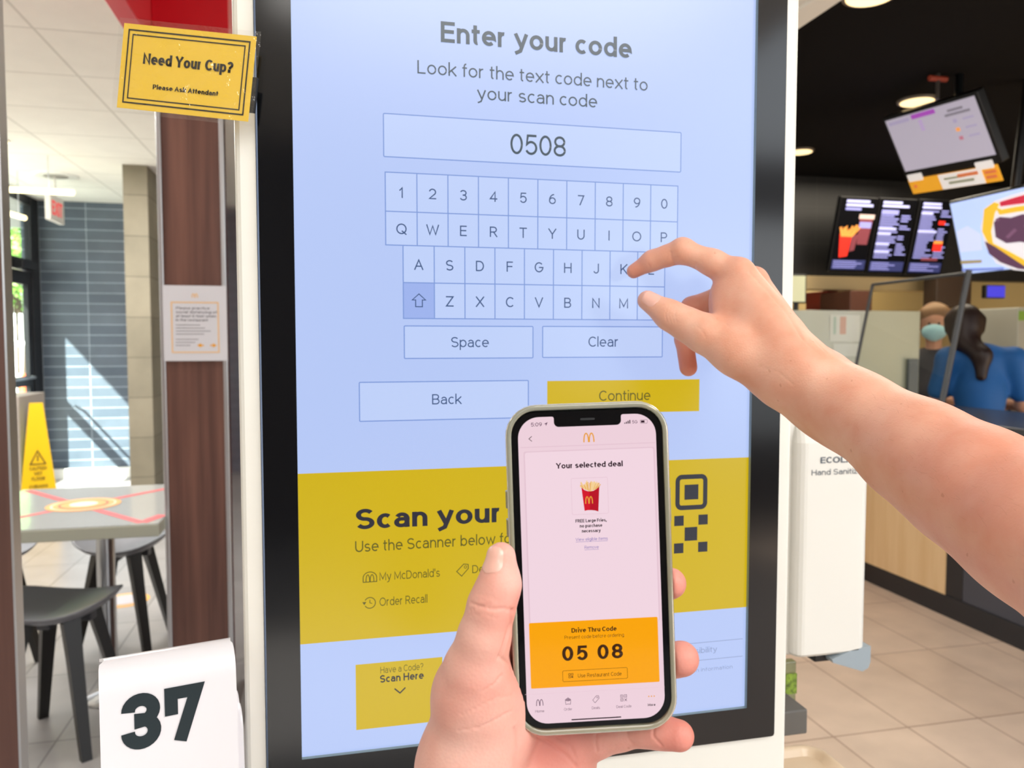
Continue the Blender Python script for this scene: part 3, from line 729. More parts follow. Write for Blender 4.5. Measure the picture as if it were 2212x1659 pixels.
def fries(m):
    c = lambda x, y: PF.loc(1080+x/4.1475, 850+y/4.1475)
    rnd = random.Random(3)
    for i in range(46):
        x = rnd.uniform(742, 872); sp = (x-808)/70; y1 = rnd.uniform(772, 822)+abs(sp)*18; x1 = x+sp*26+rnd.uniform(-8, 8); x0 = 806+(x-808)*.75
        a, b = c(x0, 878-abs(sp)*26), c(x1, y1); stroke(m, [a, b], .00048, P_FR if i % 2 else P_FR2, PF, .0003+i*.000004)
    m.poly([PF.p(*c(*p), .00055) for p in ((728, 838), (752, 862), (780, 873), (808, 876), (836, 870), (862, 855), (888, 832), (880, 1055), (850, 1046), (815, 1043), (780, 1044), (757, 1050))], P_RD)
    m.poly([PF.p(*c(*p), .00058) for p in ((730, 844), (752, 866), (780, 877), (800, 880), (806, 1043), (780, 1044), (757, 1049))], P_RD2)
    u, v = c(797, 985); arches(m, PF, u, v, 17*px_, 16*px_, 2.0*px_, P_GO, .00062)
psub('fries_picture', fries)
def code(m):
    c = [PF.loc(*p) for p in ((1143.2, 1345.2), (1420.7, 1332.5), (1424, 1473), (1146.3, 1486.8))]
    l = (c[0][0]+c[3][0])/2; r_ = (c[1][0]+c[2][0])/2; t_ = (c[0][1]+c[1][1])/2; b = (c[2][1]+c[3][1])/2
    m.poly([PF.p(u, v, .00025) for u, v in rrect(l, b, r_, t_, .0006)], P_OR)
    ptext(m, 'Drive Thru Code', PF, 1283, 1363.8, 9.8, P_OI, 98, wt=.17, n=.00035)
    ptext(m, 'Present code before ordering', PF, 1283.3, 1377, 7.4, P_OI, 129, wt=.07, n=.00035)
    ptext(m, '05 08', PF, 1282, 1424, 31.5, P_OI, 138, wt=.165, n=.00035, track=.09)
    r2 = prect(1285.4, 1456.6, 140.6, 23.4); outline(m, PF, rrect(*r2, .0006), .00016, P_OI, .00035)
    ptext(m, 'Use Restaurant Code', PF, 1295.3, 1460.5, 8.2, P_OI, 95, wt=.08, n=.00035)
    u, v = PF.loc(1233, 1459)
    for dx, dy in ((-1, 1), (1, 1), (-1, -1)):
        outline(m, PF, rrect(u+dx*.0006-.0004, v+dy*.0006-.0004, u+dx*.0006+.0004, v+dy*.0006+.0004, .0001, 2), .0002, P_OI, .00035)
    stroke(m, [(u+.0002, v-.0002), (u+.001, v-.001)], .0003, P_OI, PF, .00035); stroke(m, [(u+.001, v-.0002), (u+.0002, v-.001)], .0003, P_OI, PF, .00035)
psub('code_panel', code)
def nav(m):
    a = PF.loc(1136.7, 1498); b = PF.loc(1435.6, 1485); stroke(m, [(a[0]-.0006, (a[1]+b[1])/2), (b[0], (a[1]+b[1])/2)], .00014, P_SHD, PF, .0003)
    for s_, x, y, w_, wt in (('Home', 1166, 1538.3, 20, .08), ('Order', 1227, 1534, 18.5, .08), ('Deals', 1287, 1531, 18, .08), ('Deal Code', 1347.6, 1528, 33, .08), ('More', 1407.4, 1524.3, 17, .15)):
        ptext(m, s_, PF, x, y, 5.6, P_TX if s_ == 'More' else P_T2, w_, wt=wt, n=.0003)
    u, v = PF.loc(1166, 1524); arches(m, PF, u, v, 15.5*px_, 14*px_, 1.4*px_, P_T2, .0003)
    u, v = PF.loc(1227, 1514); p = px_
    stroke(m, [(u-6*p, v+3*p), (u-5*p, v-7*p), (u, v-6*p), (u+5*p, v-7*p), (u+6*p, v+3*p), (u+3*p, v+1*p), (u, v), (u-3*p, v+1*p), (u-6*p, v+3*p)], .9*p, P_T2, PF, .0003, True)
    for i in range(-2, 3): stroke(m, [(u+i*2*p, v+1*p), (u+i*2.3*p, v+(8-abs(i)*1.5)*p)], 1.6*p, P_T2, PF, .0003)
    u, v = PF.loc(1287, 1509.5)
    stroke(m, [(u-7*p, v-2*p), (u+1*p, v+7*p), (u+6*p, v+7*p), (u+7*p, v+1.5*p), (u-2*p, v-8*p), (u-7*p, v-2*p)], .9*p, P_T2, PF, .0003, True)
    outline(m, PF, A(u+3*p, v+3.4*p, 1.4*p, 1.4*p, 0, 360, 10), .7*p, P_T2, .0003)
    u, v = PF.loc(1347, 1507)
    for dx, dy in ((-1, 1), (1, 1), (-1, -1)):
        outline(m, PF, rrect(u+(dx*4-2.7)*p, v+(dy*4-2.7)*p, u+(dx*4+2.7)*p, v+(dy*4+2.7)*p, .4*p, 2), .9*p, P_T2, .0003); stroke(m, [(u+(dx*4-.8)*p, v+dy*4*p), (u+(dx*4+.8)*p, v+dy*4*p)], 1.6*p, P_T2, PF, .0003)
    stroke(m, [(u+1.5*p, v-1.5*p), (u+7*p, v-7*p)], 1.1*p, P_T2, PF, .0003); stroke(m, [(u+7*p, v-1.5*p), (u+1.5*p, v-7*p)], 1.1*p, P_T2, PF, .0003)
    for i in (-1, 0, 1):
        u, v = PF.loc(1407+i*5.8, 1503.5-i*.25); m.poly([PF.p(a, b, .0003) for a, b in A(u, v, 1.5*p, 1.5*p, 0, 345, 12)], P_GO)
    a = PF.loc(1234.5, 1553.8); b = PF.loc(1341.5, 1548.6); stroke(m, [(a[0], (a[1]+b[1])/2), (b[0], (a[1]+b[1])/2)], 2.6*p, P_TX, PF, .0003)
psub('navigation_bar', nav)
m = MB(); u, v = PF.loc(1269, 905); m.poly([PF.p(a, b, .0002) for a, b in rrect(u-.0034, v-.0005, u+.0034, v+.0005, .0004)], mat('earpiece mesh', '1d1f22', .7)); m.build('earpiece', phone)

# ================================================================== HANDS
def skin(name, base, red, pale, size=1.):
    m = bpy.data.materials.new(name); m.use_nodes = True; nt = m.node_tree; b = nt.nodes['Principled BSDF']; L = nt.links.new; N = nt.nodes.new
    tc = N('ShaderNodeTexCoord'); n = N('ShaderNodeTexNoise'); n.inputs['Scale'].default_value = 38; n.inputs['Detail'].default_value = 4; L(tc.outputs['Object'], n.inputs['Vector'])
    r = N('ShaderNodeValToRGB'); r.color_ramp.elements[0].position = .32; r.color_ramp.elements[1].position = .68
    r.color_ramp.elements[0].color = lin(base); r.color_ramp.elements[1].color = lin(pale); L(n.outputs['Fac'], r.inputs[0])
    at_ = N('ShaderNodeAttribute'); at_.attribute_name = 'tint'
    mx = N('ShaderNodeMix'); mx.data_type = 'RGBA'; L(at_.outputs['Fac'], mx.inputs[0]); L(r.outputs[0], mx.inputs[6]); mx.inputs[7].default_value = lin(red)
    fr = N('ShaderNodeTexNoise'); fr.inputs['Scale'].default_value = 170; fr.inputs['Detail'].default_value = 1; L(tc.outputs['Object'], fr.inputs['Vector'])
    fm = N('ShaderNodeMapRange'); fm.inputs[1].default_value = .745; fm.inputs[2].default_value = .79; fm.inputs[3].default_value = 0; fm.inputs[4].default_value = .3; L(fr.outputs['Fac'], fm.inputs[0])
    m2 = N('ShaderNodeMix'); m2.data_type = 'RGBA'; L(fm.outputs[0], m2.inputs[0]); L(mx.outputs[2], m2.inputs[6]); m2.inputs[7].default_value = lin('a8633f')
    L(m2.outputs[2], b.inputs['Base Color'])
    b.inputs['Subsurface Weight'].default_value = .22; b.inputs['Subsurface Radius'].default_value = (1., .35, .2); b.inputs['Subsurface Scale'].default_value = .004
    b.inputs['Roughness'].default_value = .52; b.inputs['Specular IOR Level'].default_value = .4
    v = N('ShaderNodeTexVoronoi'); v.inputs['Scale'].default_value = 620*size; L(tc.outputs['Object'], v.inputs['Vector'])
    n3 = N('ShaderNodeTexNoise'); n3.inputs['Scale'].default_value = 260; n3.inputs['Detail'].default_value = 4; L(tc.outputs['Object'], n3.inputs['Vector'])
    ad = N('ShaderNodeMath'); ad.operation = 'ADD'; L(v.outputs['Distance'], ad.inputs[0]); L(n3.outputs['Fac'], ad.inputs[1])
    bp = N('ShaderNodeBump'); bp.inputs['Strength'].default_value = .16; bp.inputs['Distance'].default_value = .0005; L(ad.outputs[0], bp.inputs['Height']); L(bp.outputs[0], b.inputs['Normal'])
    return m
SK_R = skin('skin of the pointing arm', 'dd9f84', 'd27f68', 'e6b49c')
SK_L = skin('skin of the holding hand', 'dda394', 'cf7468', 'e6b8aa')
NAIL = mat('fingernail', 'e8b5a6', .25, coat=.3)
def W(x, y, d): return np.array(at(x, y, d))
def J(*pts): return [W(x, y, d) for x, y, d, r in pts], [r for x, y, d, r in pts]

# ---- pointing arm
chains = []
idx = J((1592, 594, .632, .0122), (1540, 568, .639, .0102), (1474, 542, .646, .0094), (1440, 553, .652, .0080), (1409, 563, .658, .0079), (1369, 586, .6650, .0062))
mid = J((1627, 608, .655, .0120), (1560, 642, .668, .0100), (1494, 664, .676, .0088), (1478, 700, .677, .0082), (1478, 733, .676, .0078), (1487, 794, .668, .0076))
rng = J((1650, 660, .665, .0115), (1590, 690, .680, .009), (1568, 735, .684, .0085), (1590, 768, .672, .0078), (1606, 772, .660, .007))
pky = J((1672, 705, .662, .0105), (1630, 735, .680, .008), (1612, 765, .682, .0075), (1630, 790, .670, .0068))
thb = J((1650, 795, .600, .0150), (1590, 762, .606, .0155), (1520, 720, .616, .0146), (1482, 700, .622, .0126), (1447, 681, .627, .0114), (1398, 649, .633, .0080))
arm = J((1735, 812, .590, .0222), (1790, 850, .577, .0230), (1856, 885, .558, .0242), (2001, 977, .512, .0304), (2118, 1053, .475, .0350), (2268, 1148, .43, .0392), (2505, 1305, .365, .0405), (2765, 1475, .31, .041))
allp = np.concatenate([idx[0], mid[0], rng[0], pky[0], thb[0], arm[0]])
lo = allp.min(0)-.035; hi = allp.max(0)+.035
edge = W(2480, 1320, .37)
fld = Field(lo, np.minimum(hi, np.maximum(edge+.06, allp[:-2].max(0)+.05)), .0014)
Dp = np.array(FW)
fld.chain(arm[0], arm[1], .012)
fld.chain([p+Dp*.022-np.array(UP)*.002 for p in arm[0]], [r*(.93, .93, .93, .90, .85, .80, .78, .78)[i] for i, r in enumerate(arm[1])], .02)
# back of the hand: one bone to each knuckle, filled in between
wr = W(1722, 792, .588)
fld.cone(W(1728, 800, .582), idx[0][0], .0195, .0122, .016); fld.cone(W(1738, 800, .600), mid[0][0], .018, .0120, .014)
fld.cone(W(1738, 808, .612), rng[0][0], .018, .0118, .014); fld.cone(W(1732, 818, .620), pky[0][0], .018, .0108, .014)
fld.cone(W(1588, 655, .632), W(1690, 790, .598), .0170, .0225, .016)
fld.cone(W(1600, 745, .612), W(1690, 815, .596), .0160, .0205, .014)
fld.cone(W(1574, 640, .636), W(1575, 705, .628), .0135, .0140, .012)
fld.cone(W(1620, 700, .650), W(1680, 790, .630), .020, .020, .014)
fld.chain(thb[0][:3], thb[1][:3], .012); fld.chain(thb[0][2:], thb[1][2:], .006, None)
fld.chain(idx[0], idx[1], .006); fld.chain(mid[0], mid[1], .004); fld.chain(rng[0], rng[1], .004); fld.chain(pky[0], pky[1], .004)
# knuckle pads, wrist bone, tendon
fld.cone(idx[0][2]+np.array(UP)*.0006, idx[0][2], .0093, .0093, .004)
fld.cone(W(1795, 805, .600), W(1812, 822, .598), .0135, .0145, .012)
fld.cone(W(1600, 590, .628), W(1700, 712, .602), .0085, .0085, .010)
V, Q = fld.mesh(); V = relax(V, Q, 2, .5); N_ = normals(V, Q)
zz = lambda x, y: (1300+x/3.687, 480+y/3.687)
cr = []
for off in (0, 24, 48, -26): cr.append(([zz(*p) for p in ((555+off, 655), (530+off, 730), (548+off, 800))], 1.3, .00045))
cr.append(([zz(*p) for p in ((590, 640), (640, 655), (690, 700))], 1.3, .0003))
cr.append(([zz(*p) for p in ((548, 235), (555, 290), (585, 335))], 1.8, .0006))
cr.append(([zz(*p) for p in ((370, 330), (385, 365), (392, 395))], 1.5, .0004))
cr.append(([zz(*p) for p in ((740, 330), (745, 380), (765, 430))], 1.8, .0006))
cr.append(([zz(*p) for p in ((855, 560), (862, 640), (868, 720), (920, 770))], 2.4, .0009))
for q_ in (((990, 600), (930, 660), (890, 715)), ((760, 830), (800, 870), (830, 920)), ((1010, 830), (960, 790), (900, 770)), ((660, 140), (690, 150), (720, 165)), ((1250, 1150), (1400, 1190), (1520, 1290)), ((1560, 880), (1640, 980), (1730, 1050)), ((1620, 830), (1700, 950), (1800, 1050))):
    cr.append(([zz(*p) for p in q_], 1.6, .0003))
cr.append(([zz(*p) for p in ((1180, 400), (1330, 560), (1470, 720), (1600, 930))], 3.0, .0009))
V = crease(V, N_, cr)
def blobs(V, L):
    t = np.zeros(len(V))
    for p, r, w in L: t += w*np.exp(-(np.linalg.norm(V-np.array(p), axis=1)/r)**2)
    return np.clip(t, 0, 1)
tint = blobs(V, [(idx[0][-1], .014, .7), (mid[0][-1], .022, .95), (mid[0][3], .02, .6), (idx[0][4], .012, .35), (thb[0][-1], .010, .4), (idx[0][2], .012, .2), (idx[0][0], .02, .15), (mid[0][0], .016, .45), (mid[0][2], .016, .5)])
q_ = V-np.array(arm[0][5]); tint += .45*np.exp(-(np.maximum(np.linalg.norm(V-(np.array(arm[0][5])+np.array(UP)*.04), axis=1)-.02, 0)/.06)**2)  # red tint on the upper forearm paints in the warm light there
armo = np_obj('arm', V, Q, SK_R, None, np.clip(tint, 0, 1), 1, label='bare forearm and hand reaching in with index finger at the screen keypad', cat='arm')
a_ = thb[0][-1]-thb[0][-2]
nail(fld, thb[0][-1]*.80+thb[0][-2]*.20+a_*.10, a_, -np.array(FW)*1.0+np.array(UP)*.50, .0085, .0150, .95, NAIL, armo)
# fine hair along the top of the forearm
m = MB(); rnd = random.Random(5); hairm = mat('fine arm hair', '8a5a3c', .6)
Vn = normals(V, Q); cand = [i for i in range(0, len(V), 5)]
qx = V-np.array(CAM); dd = qx@np.array(FW); X_ = CX+FPX*(qx@np.array(RT))/dd
hairs = [i for i in cand if X_[i] > 1850 and X_[i] < 2300 and Vn[i]@np.array(UP) > -.15 and Vn[i]@np.array(FW) < .5]
rnd.shuffle(hairs); ad_ = np.array((arm[0][1]-arm[0][4])); ad_ /= np.linalg.norm(ad_)
for i in hairs[:300]:
    p = Vector(V[i]); n_ = Vector(Vn[i]); t_ = Vector(ad_); t_ = (t_-n_*t_.dot(n_)).normalized(); s_ = n_.cross(t_)
    d1 = (t_*.9+s_*rnd.uniform(-.7, .7)+n_*.35).normalized(); L_ = rnd.uniform(.003, .0065); w = s_*.000022
    p1 = p+d1*L_*.5; p2 = p+(d1*.8+t_*.25).normalized()*L_
    m.add([p-w, p+w, p1-w*.8, p1+w*.8, p2], [(0, 1, 3, 2), (2, 3, 4)], hairm)
m.build('arm_hair', armo, kind='stuff', label='sparse fine brown hairs')

# ---- hand holding the phone
Lt = J((1068, 1560, .376, .0200), (1030, 1500, .366, .0172), (1030, 1440, .358, .0135), (1046, 1375, .354, .0112), (1062, 1308, .352, .0100), (1079, 1262, .352, .0089), (1083, 1203, .353, .0066))
Lp = J((1225, 1600, .402, .0165), (1285, 1592, .396, .0100), (1335, 1583, .391, .0082), (1400, 1578, .384, .0074), (1430, 1582, .381, .0073), (1466, 1589, .377, .0074))
Lr = J((1190, 1530, .410, .0130), (1310, 1478, .402, .0098), (1400, 1438, .388, .0085), (1472, 1423, .377, .0084))
Lm = J((1170, 1430, .410, .0135), (1300, 1330, .402, .0098), (1385, 1285, .388, .0085), (1449, 1260, .377, .0074))
Li = J((1140, 1370, .405, .0135), (1185, 1250, .396, .0098), (1235, 1170, .388, .0085), (1275, 1125, .386, .0072))
allp = np.concatenate([Lt[0], Lp[0], Lr[0], Lm[0], Li[0], [W(1060, 1950, .42), W(1230, 1950, .44)]])
fl = Field(allp.min(0)-.035, allp.max(0)+.035, .0010)
wrist = W(1085, 1800, .398); w2 = W(1150, 1800, .415); w3 = W(1060, 1990, .42); w4 = W(1130, 1990, .44)
fl.cone(wrist, w3, .0235, .026, .01); fl.cone(w2, w4, .0235, .026, .02)
fl.cone(W(1012, 1655, .374), wrist, .0222, .0235, .014); fl.cone(W(1180, 1690, .405), w2, .0215, .0225, .014)
fl.cone(W(1022, 1500, .366), W(1012, 1655, .374), .0165, .0222, .014)
for c_, r_ in ((Li, .0135), (Lm, .0135), (Lr, .013)): fl.cone(W(1110, 1720, .412), c_[0][0], .018, r_, .014)
fl.cone(W(1180, 1690, .405), Lp[0][0], .0215, .0165, .014)
fl.cone(W(1120, 1560, .398), W(1150, 1640, .402), .017, .018, .014)
fl.chain(Lt[0][:3], Lt[1][:3], .010); fl.chain(Lt[0][2:], Lt[1][2:], .005)
fl.cone(W(1095, 1390, .385), W(1080, 1500, .378), .0100, .0150, .012)      # web between thumb and first finger
for c_ in (Lp, Lr, Lm, Li): fl.chain(c_[0], c_[1], .004)
oc, ou, ov, on_ = np.array(pc), np.array(PU), np.array(PV), np.array(PN)
def phone_box(X, Y, Z):
    x = X-oc[0]; y = Y-oc[1]; z = Z-oc[2]
    u = np.abs(x*ou[0]+y*ou[1]+z*ou[2])-(cw-.0125); v = np.abs(x*ov[0]+y*ov[1]+z*ov[2])-(chh-.0145); n = np.abs(x*on_[0]+y*on_[1]+z*on_[2]+.0046)-.0046
    r2 = np.sqrt(np.maximum(u, 0)**2+np.maximum(v, 0)**2)-.0128
    return np.where((r2 > 0) & (n > 0), np.sqrt(np.maximum(r2, 0)**2+np.maximum(n, 0)**2), np.maximum(r2, n))-.0005
fl.cut(phone_box, .0012)
V, Q = fl.mesh(); V = relax(V, Q, 2, .5); N_ = normals(V, Q)
zl = lambda x, y: (880+x/3.078, 1120+y/3.078)
cr = []
for q_, w_, d_ in ((((425, 560), (500, 590), (570, 600), (650, 600), (705, 610)), 2.4, .0010), (((415, 610), (480, 590), (540, 570)), 1.6, .0005), (((420, 640), (520, 640), (600, 665)), 1.6, .0003),
    (((470, 500), (560, 520), (610, 560)), 1.6, .0003), (((510, 370), (560, 368), (600, 372)), 1.4, .0003), (((700, 610), (690, 700), (640, 850), (610, 930)), 3, .0012),
    (((500, 1150), (580, 1100), (630, 1040)), 2.2, .0007), (((350, 1310), (480, 1250), (600, 1190), (690, 1180)), 2.0, .0005), (((340, 1410), (480, 1390), (600, 1330), (690, 1280)), 2.0, .0005),
    (((620, 930), (680, 970), (715, 1050)), 2.5, .0010), (((710, 1400), (720, 1520), (712, 1659)), 3.5, .0007), (((830, 1430), (960, 1500), (1060, 1580), (1130, 1659)), 3.0, .0010), (((1000, 1450), (1090, 1520), (1120, 1600)), 2.6, .0007),
    (((1640, 1380), (1635, 1450), (1690, 1510)), 2.0, .0007), (((1460, 1420), (1470, 1470), (1500, 1500)), 1.8, .0004), (((1250, 1440), (1250, 1500), (1262, 1545)), 2.4, .0006)):
    cr.append(([zl(*p) for p in q_], w_, d_))
V = crease(V, N_, cr)
tint = blobs(V, [(Lt[0][-1], .012, .35), (Lp[0][-1], .014, .9), (Lr[0][-1], .014, .8), (Lm[0][-1], .012, .9), (Lt[0][4]+np.array(RT)*.008, .012, .6), (Lp[0][0], .028, .5), (W(1130, 1560, .39), .03, .7), (W(1040, 1480, .35), .014, .25), (W(1100, 1400, .38), .02, .9)])
hand = np_obj('hand', V, Q, SK_L, None, tint, 1, label='hand gripping the smartphone from behind with its thumb along the case', cat='hand')
a_ = Lt[0][-1]-Lt[0][-2]
nail(fl, Lt[0][-1]+a_*.02, a_, -np.array(FW)*.72-np.array(RT)*.72, .0066, .0150, .92, NAIL, hand)

# ================================================================== THE ROOM
def struct(mb, name, **kw): return mb.build(name, None, kind='structure', **kw)
F_L = tiles('grey floor tile', '9f9d9d', 'a8a5a3', '7a7877', .29, .56, 0, .0035, ('X', 'Y'), .28, 0, .88, -2.12+.56*8, .3)
F_R = tiles('beige floor tile', 'c2ab97', 'cab4a1', '9a8272', .284, .56, 0, .0035, ('X', 'Y'), .38, 0, -1.603+.284*20, -1.57+.56*20, .3)
C_W = tiles('white ceiling tile', 'f0ede6', 'f2efe8', 'd3d0c8', .62, .61, 0, .006, ('X', 'Y'), .8, 0, 1.18+6.2, -3.06+6.1, .2, .2, .97)
C_B = mat('black ceiling paint', '060404', .9, spec=.2)
T_S = tiles('slate subway tile', '4f5a68', '5c6673', 'aab4bf', .40, .0985, 0, .0028, ('X', 'Z'), .3, 0, 2.2+4.0, .02, .4)
T_D = tiles('dark kitchen tile', '121111', '171616', '262423', .30, .30, 0, .003, ('X', 'Z'), .5, 0, 3, 0, .3)
STN = tiles('olive stone block', '857e6c', '928a77', '6f6859', 2.0, .30, 0, .004, ('X', 'Z'), .7, 0, 5, .02, .5)
WD = mat('walnut laminate', '7b574c', .32, noise=('573d38', (34, 34, 1.3), 4))
WD2 = mat('red reflection laminate', '47140f', .15, noise=('2c0d0b', (30, 30, 1), 3))  # dark red tone paints a red reflection on the post side; noise is grain
WL = mat('pale maple laminate', 'd3b68d', .4, noise=('c9a97e', (3, 26, 2), 3))
RED = mat('red panel', 'd2031f', .35); RED2 = mat('red panel with reflection', 'dd3c46', .4)  # second red is lightened to paint in a reflection
SLATE = mat('slate counter panel', '3d3f49', .4); BLKB = mat('black kick board', '1b1a1e', .45)
struct(MB().box((-2.7, -5, -.05), (.6, 7.6, 0), F_L), 'floor', label='grey square floor tiles of the dining side')
struct(MB().box((.6, -5, -.05), (7.5, 7.6, 0), F_R), 'floor', label='beige floor tiles in front of the counter')
struct(MB().box((-2.7, -5, 2.6), (1.86, 7.6, 2.68), C_W), 'ceiling', label='white suspended tile ceiling')
struct(MB().box((1.86, -1, 2.64), (7.5, 7.6, 2.72), C_B), 'ceiling', label='black ceiling over the kitchen')
struct(MB().box((1.80, -1, 2.585), (1.90, 5.1, 2.645), white_edge), 'trim_1', label='white edge where the tile ceiling meets the black ceiling')
struct(MB().box((-2.75, 7.5, 0), (1.9, 7.6, 2.6), T_S), 'wall_back', label='slate subway tile wall with sun patches')
struct(MB().box((-2.6, 7.46, 0), (-1.4, 7.5, .10), white_edge, .002), 'baseboard_back')
# entrance wall: glass door and windows in black frames, seen very obliquely
XW = -2.6
m = MB()
for y0, y1 in ((7.30, 7.42), (6.12, 6.20), (4.9, 4.98)): m.box((XW-.06, y0, 0), (XW, y1, 2.6), black_metal, .003)
for za, zb in ((1.93, 2.03), (2.52, 2.6), (0, .06)): m.box((XW-.055, 4.9, za), (XW-.005, 7.42, zb), black_metal, .003)
struct(m, 'window_1', label='black entrance frame with transom')
struct(MB().box((XW-.03, 4.98, 2.03), (XW-.025, 7.30, 2.52), glassm('clear glass', 'f4fbf8', .02)), 'window_2', label='transom glass over the entrance door')
dr = MB(); dr.box((XW-.05, 7.20, .06), (XW-.01, 7.28, 1.92), black_metal, .003).box((XW-.05, 6.22, .06), (XW-.01, 6.34, 1.92), alu, .003).box((XW-.05, 6.34, 1.80), (XW-.01, 7.2, 1.92), black_metal, .003).box((XW-.05, 6.34, .9), (XW-.01, 7.2, .99), black_metal, .003).box((XW-.05, 6.34, .06), (XW-.01, 7.2, .2), black_metal, .003)
dr.box((XW-.032, 6.34, .2), (XW-.028, 7.2, 1.8), MATS['clear glass'])
d_ = struct(dr, 'door_1', label='black framed glass entrance door')
MB().tube([(XW+.02, 6.45, .98), (XW+.06, 6.5, .98), (XW+.06, 7.1, .98), (XW+.02, 7.15, .98)], .012, alu).build('push_bar', d_)
MB().box((XW-.008, 6.9, 1.93), (XW+.06, 7.25, 2.0), black_metal, .004).build('door_closer', d_)
m = MB(); m.box((XW-.1, -5, 0), (XW, 3.0, 2.6), mat('plain wall', 'cfc8bc', .7)); m.box((XW-.1, 3.0, 0), (XW, 4.9, 1.08), MATS['plain wall']); m.box((XW-.1, 3.0, 1.17), (XW, 4.9, 2.6), MATS['plain wall']); m.box((XW-.1, 7.42, 0), (XW, 7.5, 2.6), black_metal)  # narrow slit left in the unseen wall to cast a sun streak on the floor
struct(m, 'wall_left', label='dining room side wall with a slit added for a sun streak')
m = MB(); PW = mat('dark front wall', '5b524b', .7); ZC = 2.64  # unseen wall; dark areas and openings placed for reflections in screen and sign
for lo_, hi_ in (((-2.7, -4.7, 0), (-.9, -4.6, 1.4)), ((-2.7, -4.7, 2.4), (-.9, -4.6, ZC)), ((-.9, -4.7, 0), (1.3, -4.6, ZC)), ((1.3, -4.7, 0), (1.8, -4.6, ZC)), ((1.8, -4.7, 0), (7.5, -4.6, .6)), ((1.8, -4.7, 2.2), (7.5, -4.6, ZC)), ((5.2, -4.7, .6), (5.28, -4.6, 2.2))): m.box(lo_, hi_, PW)
struct(m, 'wall_front', label='unseen front wall with window openings shaped for reflections')
cn = empty('sun_blocking_canopy', (-3.05, 7, 2.56), 'unseen dark canopy added over the entrance glass to block sun', 'canopy')
MB().box((-3.42, 4.6, 2.56), (-2.67, 9.2, 2.62), black_metal, .004).build('canopy_roof', cn)  # added out of view to keep sun off the transom and shape the wall patch
# stone column and wood pilaster
struct(MB().box((-1.462, 5.71, 0), (-1.293, 6.2, 2.6), STN), 'pillar', label='olive stone clad column by the tile wall')
# walnut post with poster
pr = setp(bpy.data.objects.new('partition_post', None), 'walnut laminate post with aluminium edges carrying the white notice', 'partition'); COL.objects.link(pr); pr.location = (-.43, 2.3, 0); ORG[pr.name] = Vector(pr.location)
yp = 2.128
xl = on(1, yp, 353, 732)[0]; xr = on(1, yp, 487, 732)[0]
MB().box((xl, yp, 0), (xr, yp+.36, 2.3), WD, .001).build('post_core', pr)
for xx in (xl, xr):
    MB().box((xx-.008, yp-.006, 0), (xx+.006, yp+.012, 2.3), alu, .002).build('edge_trim', pr)
MB().box((xr+.001, yp+.012, 0), (xr+.010, yp+.36, 2.3), WD2, .001).build('side_panel', pr)
PFm = Frame((0, yp-.007, 0), (1, 0, 0), (0, 0, 1), (0, -1, 0))
po = empty('notice_poster', (xl, yp, 1.3), 'white paper notice with gold arches and grey text on the walnut post', 'poster')
PAP = mat('white paper', 'd9d9e0', .5); GLD = mat('pale gold print', 'f0c48a', .5); GRY = mat('grey print', '8b8a92', .5); ORP = mat('orange print', 'f0a818', .5)
m = MB(); a = PFm.loc(355, 780); b = PFm.loc(489, 618); m.box((a[0], a[1], 0), (b[0], b[1], .002), PAP, .0003, PFm); m.build('paper', po)
m = MB(); g = .0025
arches(m, PFm, *PFm.loc(421, 643), .020, .014, .003, GLD, g)
a = PFm.loc(373, 761); b = PFm.loc(471, 654); outline(m, PFm, [(a[0], a[1]), (b[0], a[1]), (b[0], b[1]), (a[0], b[1])], .004, GLD, g)
for i, s_ in enumerate(('Please practice', 'social distancing of', 'at least 6 feet when', 'in the restaurant')):
    u, v = PFm.loc(380, 668+i*8.6); text(m, s_, u, v, .0085, GRY, PFm, g, .13, align='l', width=(.105, .128, .125, .100)[i])
for i in range(7):
    u, v = PFm.loc(380, 702+i*6.5+(5 if i > 3 else 0)); stroke(m, [(u, v), (u+(.075, .09, .108, .088, .07, .06, .045)[i], v)], .0022, GRY, PFm, g)
for sx_, cx_ in ((-1, 435), (1, 460)):
    u, v = PFm.loc(cx_, 746); m.poly([PFm.p(u+sx_*.013, v, g), PFm.p(u, v+.007, g), PFm.p(u, v-.007, g)], ORP); stroke(m, [(u, v), (u-sx_*.008, v)], .004, ORP, PFm, g)
m.build('print', po)
# red blade and soffit
e0 = on(2, 2.25, 225, 0)
struct(MB().box((e0[0], e0[1]-.5, 2.25), (xl-.01, on(2, 2.25, 310, 128)[1], 2.59), RED2, .003), 'trim_2', label='red soffit panel with its reflection painted in as lighter red')
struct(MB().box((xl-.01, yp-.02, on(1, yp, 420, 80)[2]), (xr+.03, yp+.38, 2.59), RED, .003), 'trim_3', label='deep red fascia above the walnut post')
# near left partition
pn = at(15, 732, 1.25)
r = empty('partition_panel', (pn.x-.15, pn.y, 0), 'dark walnut partition panel with a thin metal edge at the picture edge', 'partition')
MB().box((pn.x-.4, pn.y, 0), (pn.x-.004, pn.y+.03, 2.3), WD, .001).build('panel', r)
MB().box((pn.x-.004, pn.y-.001, 0), (pn.x, pn.y+.031, 2.3), alu, .0008).build('edge_trim', r)

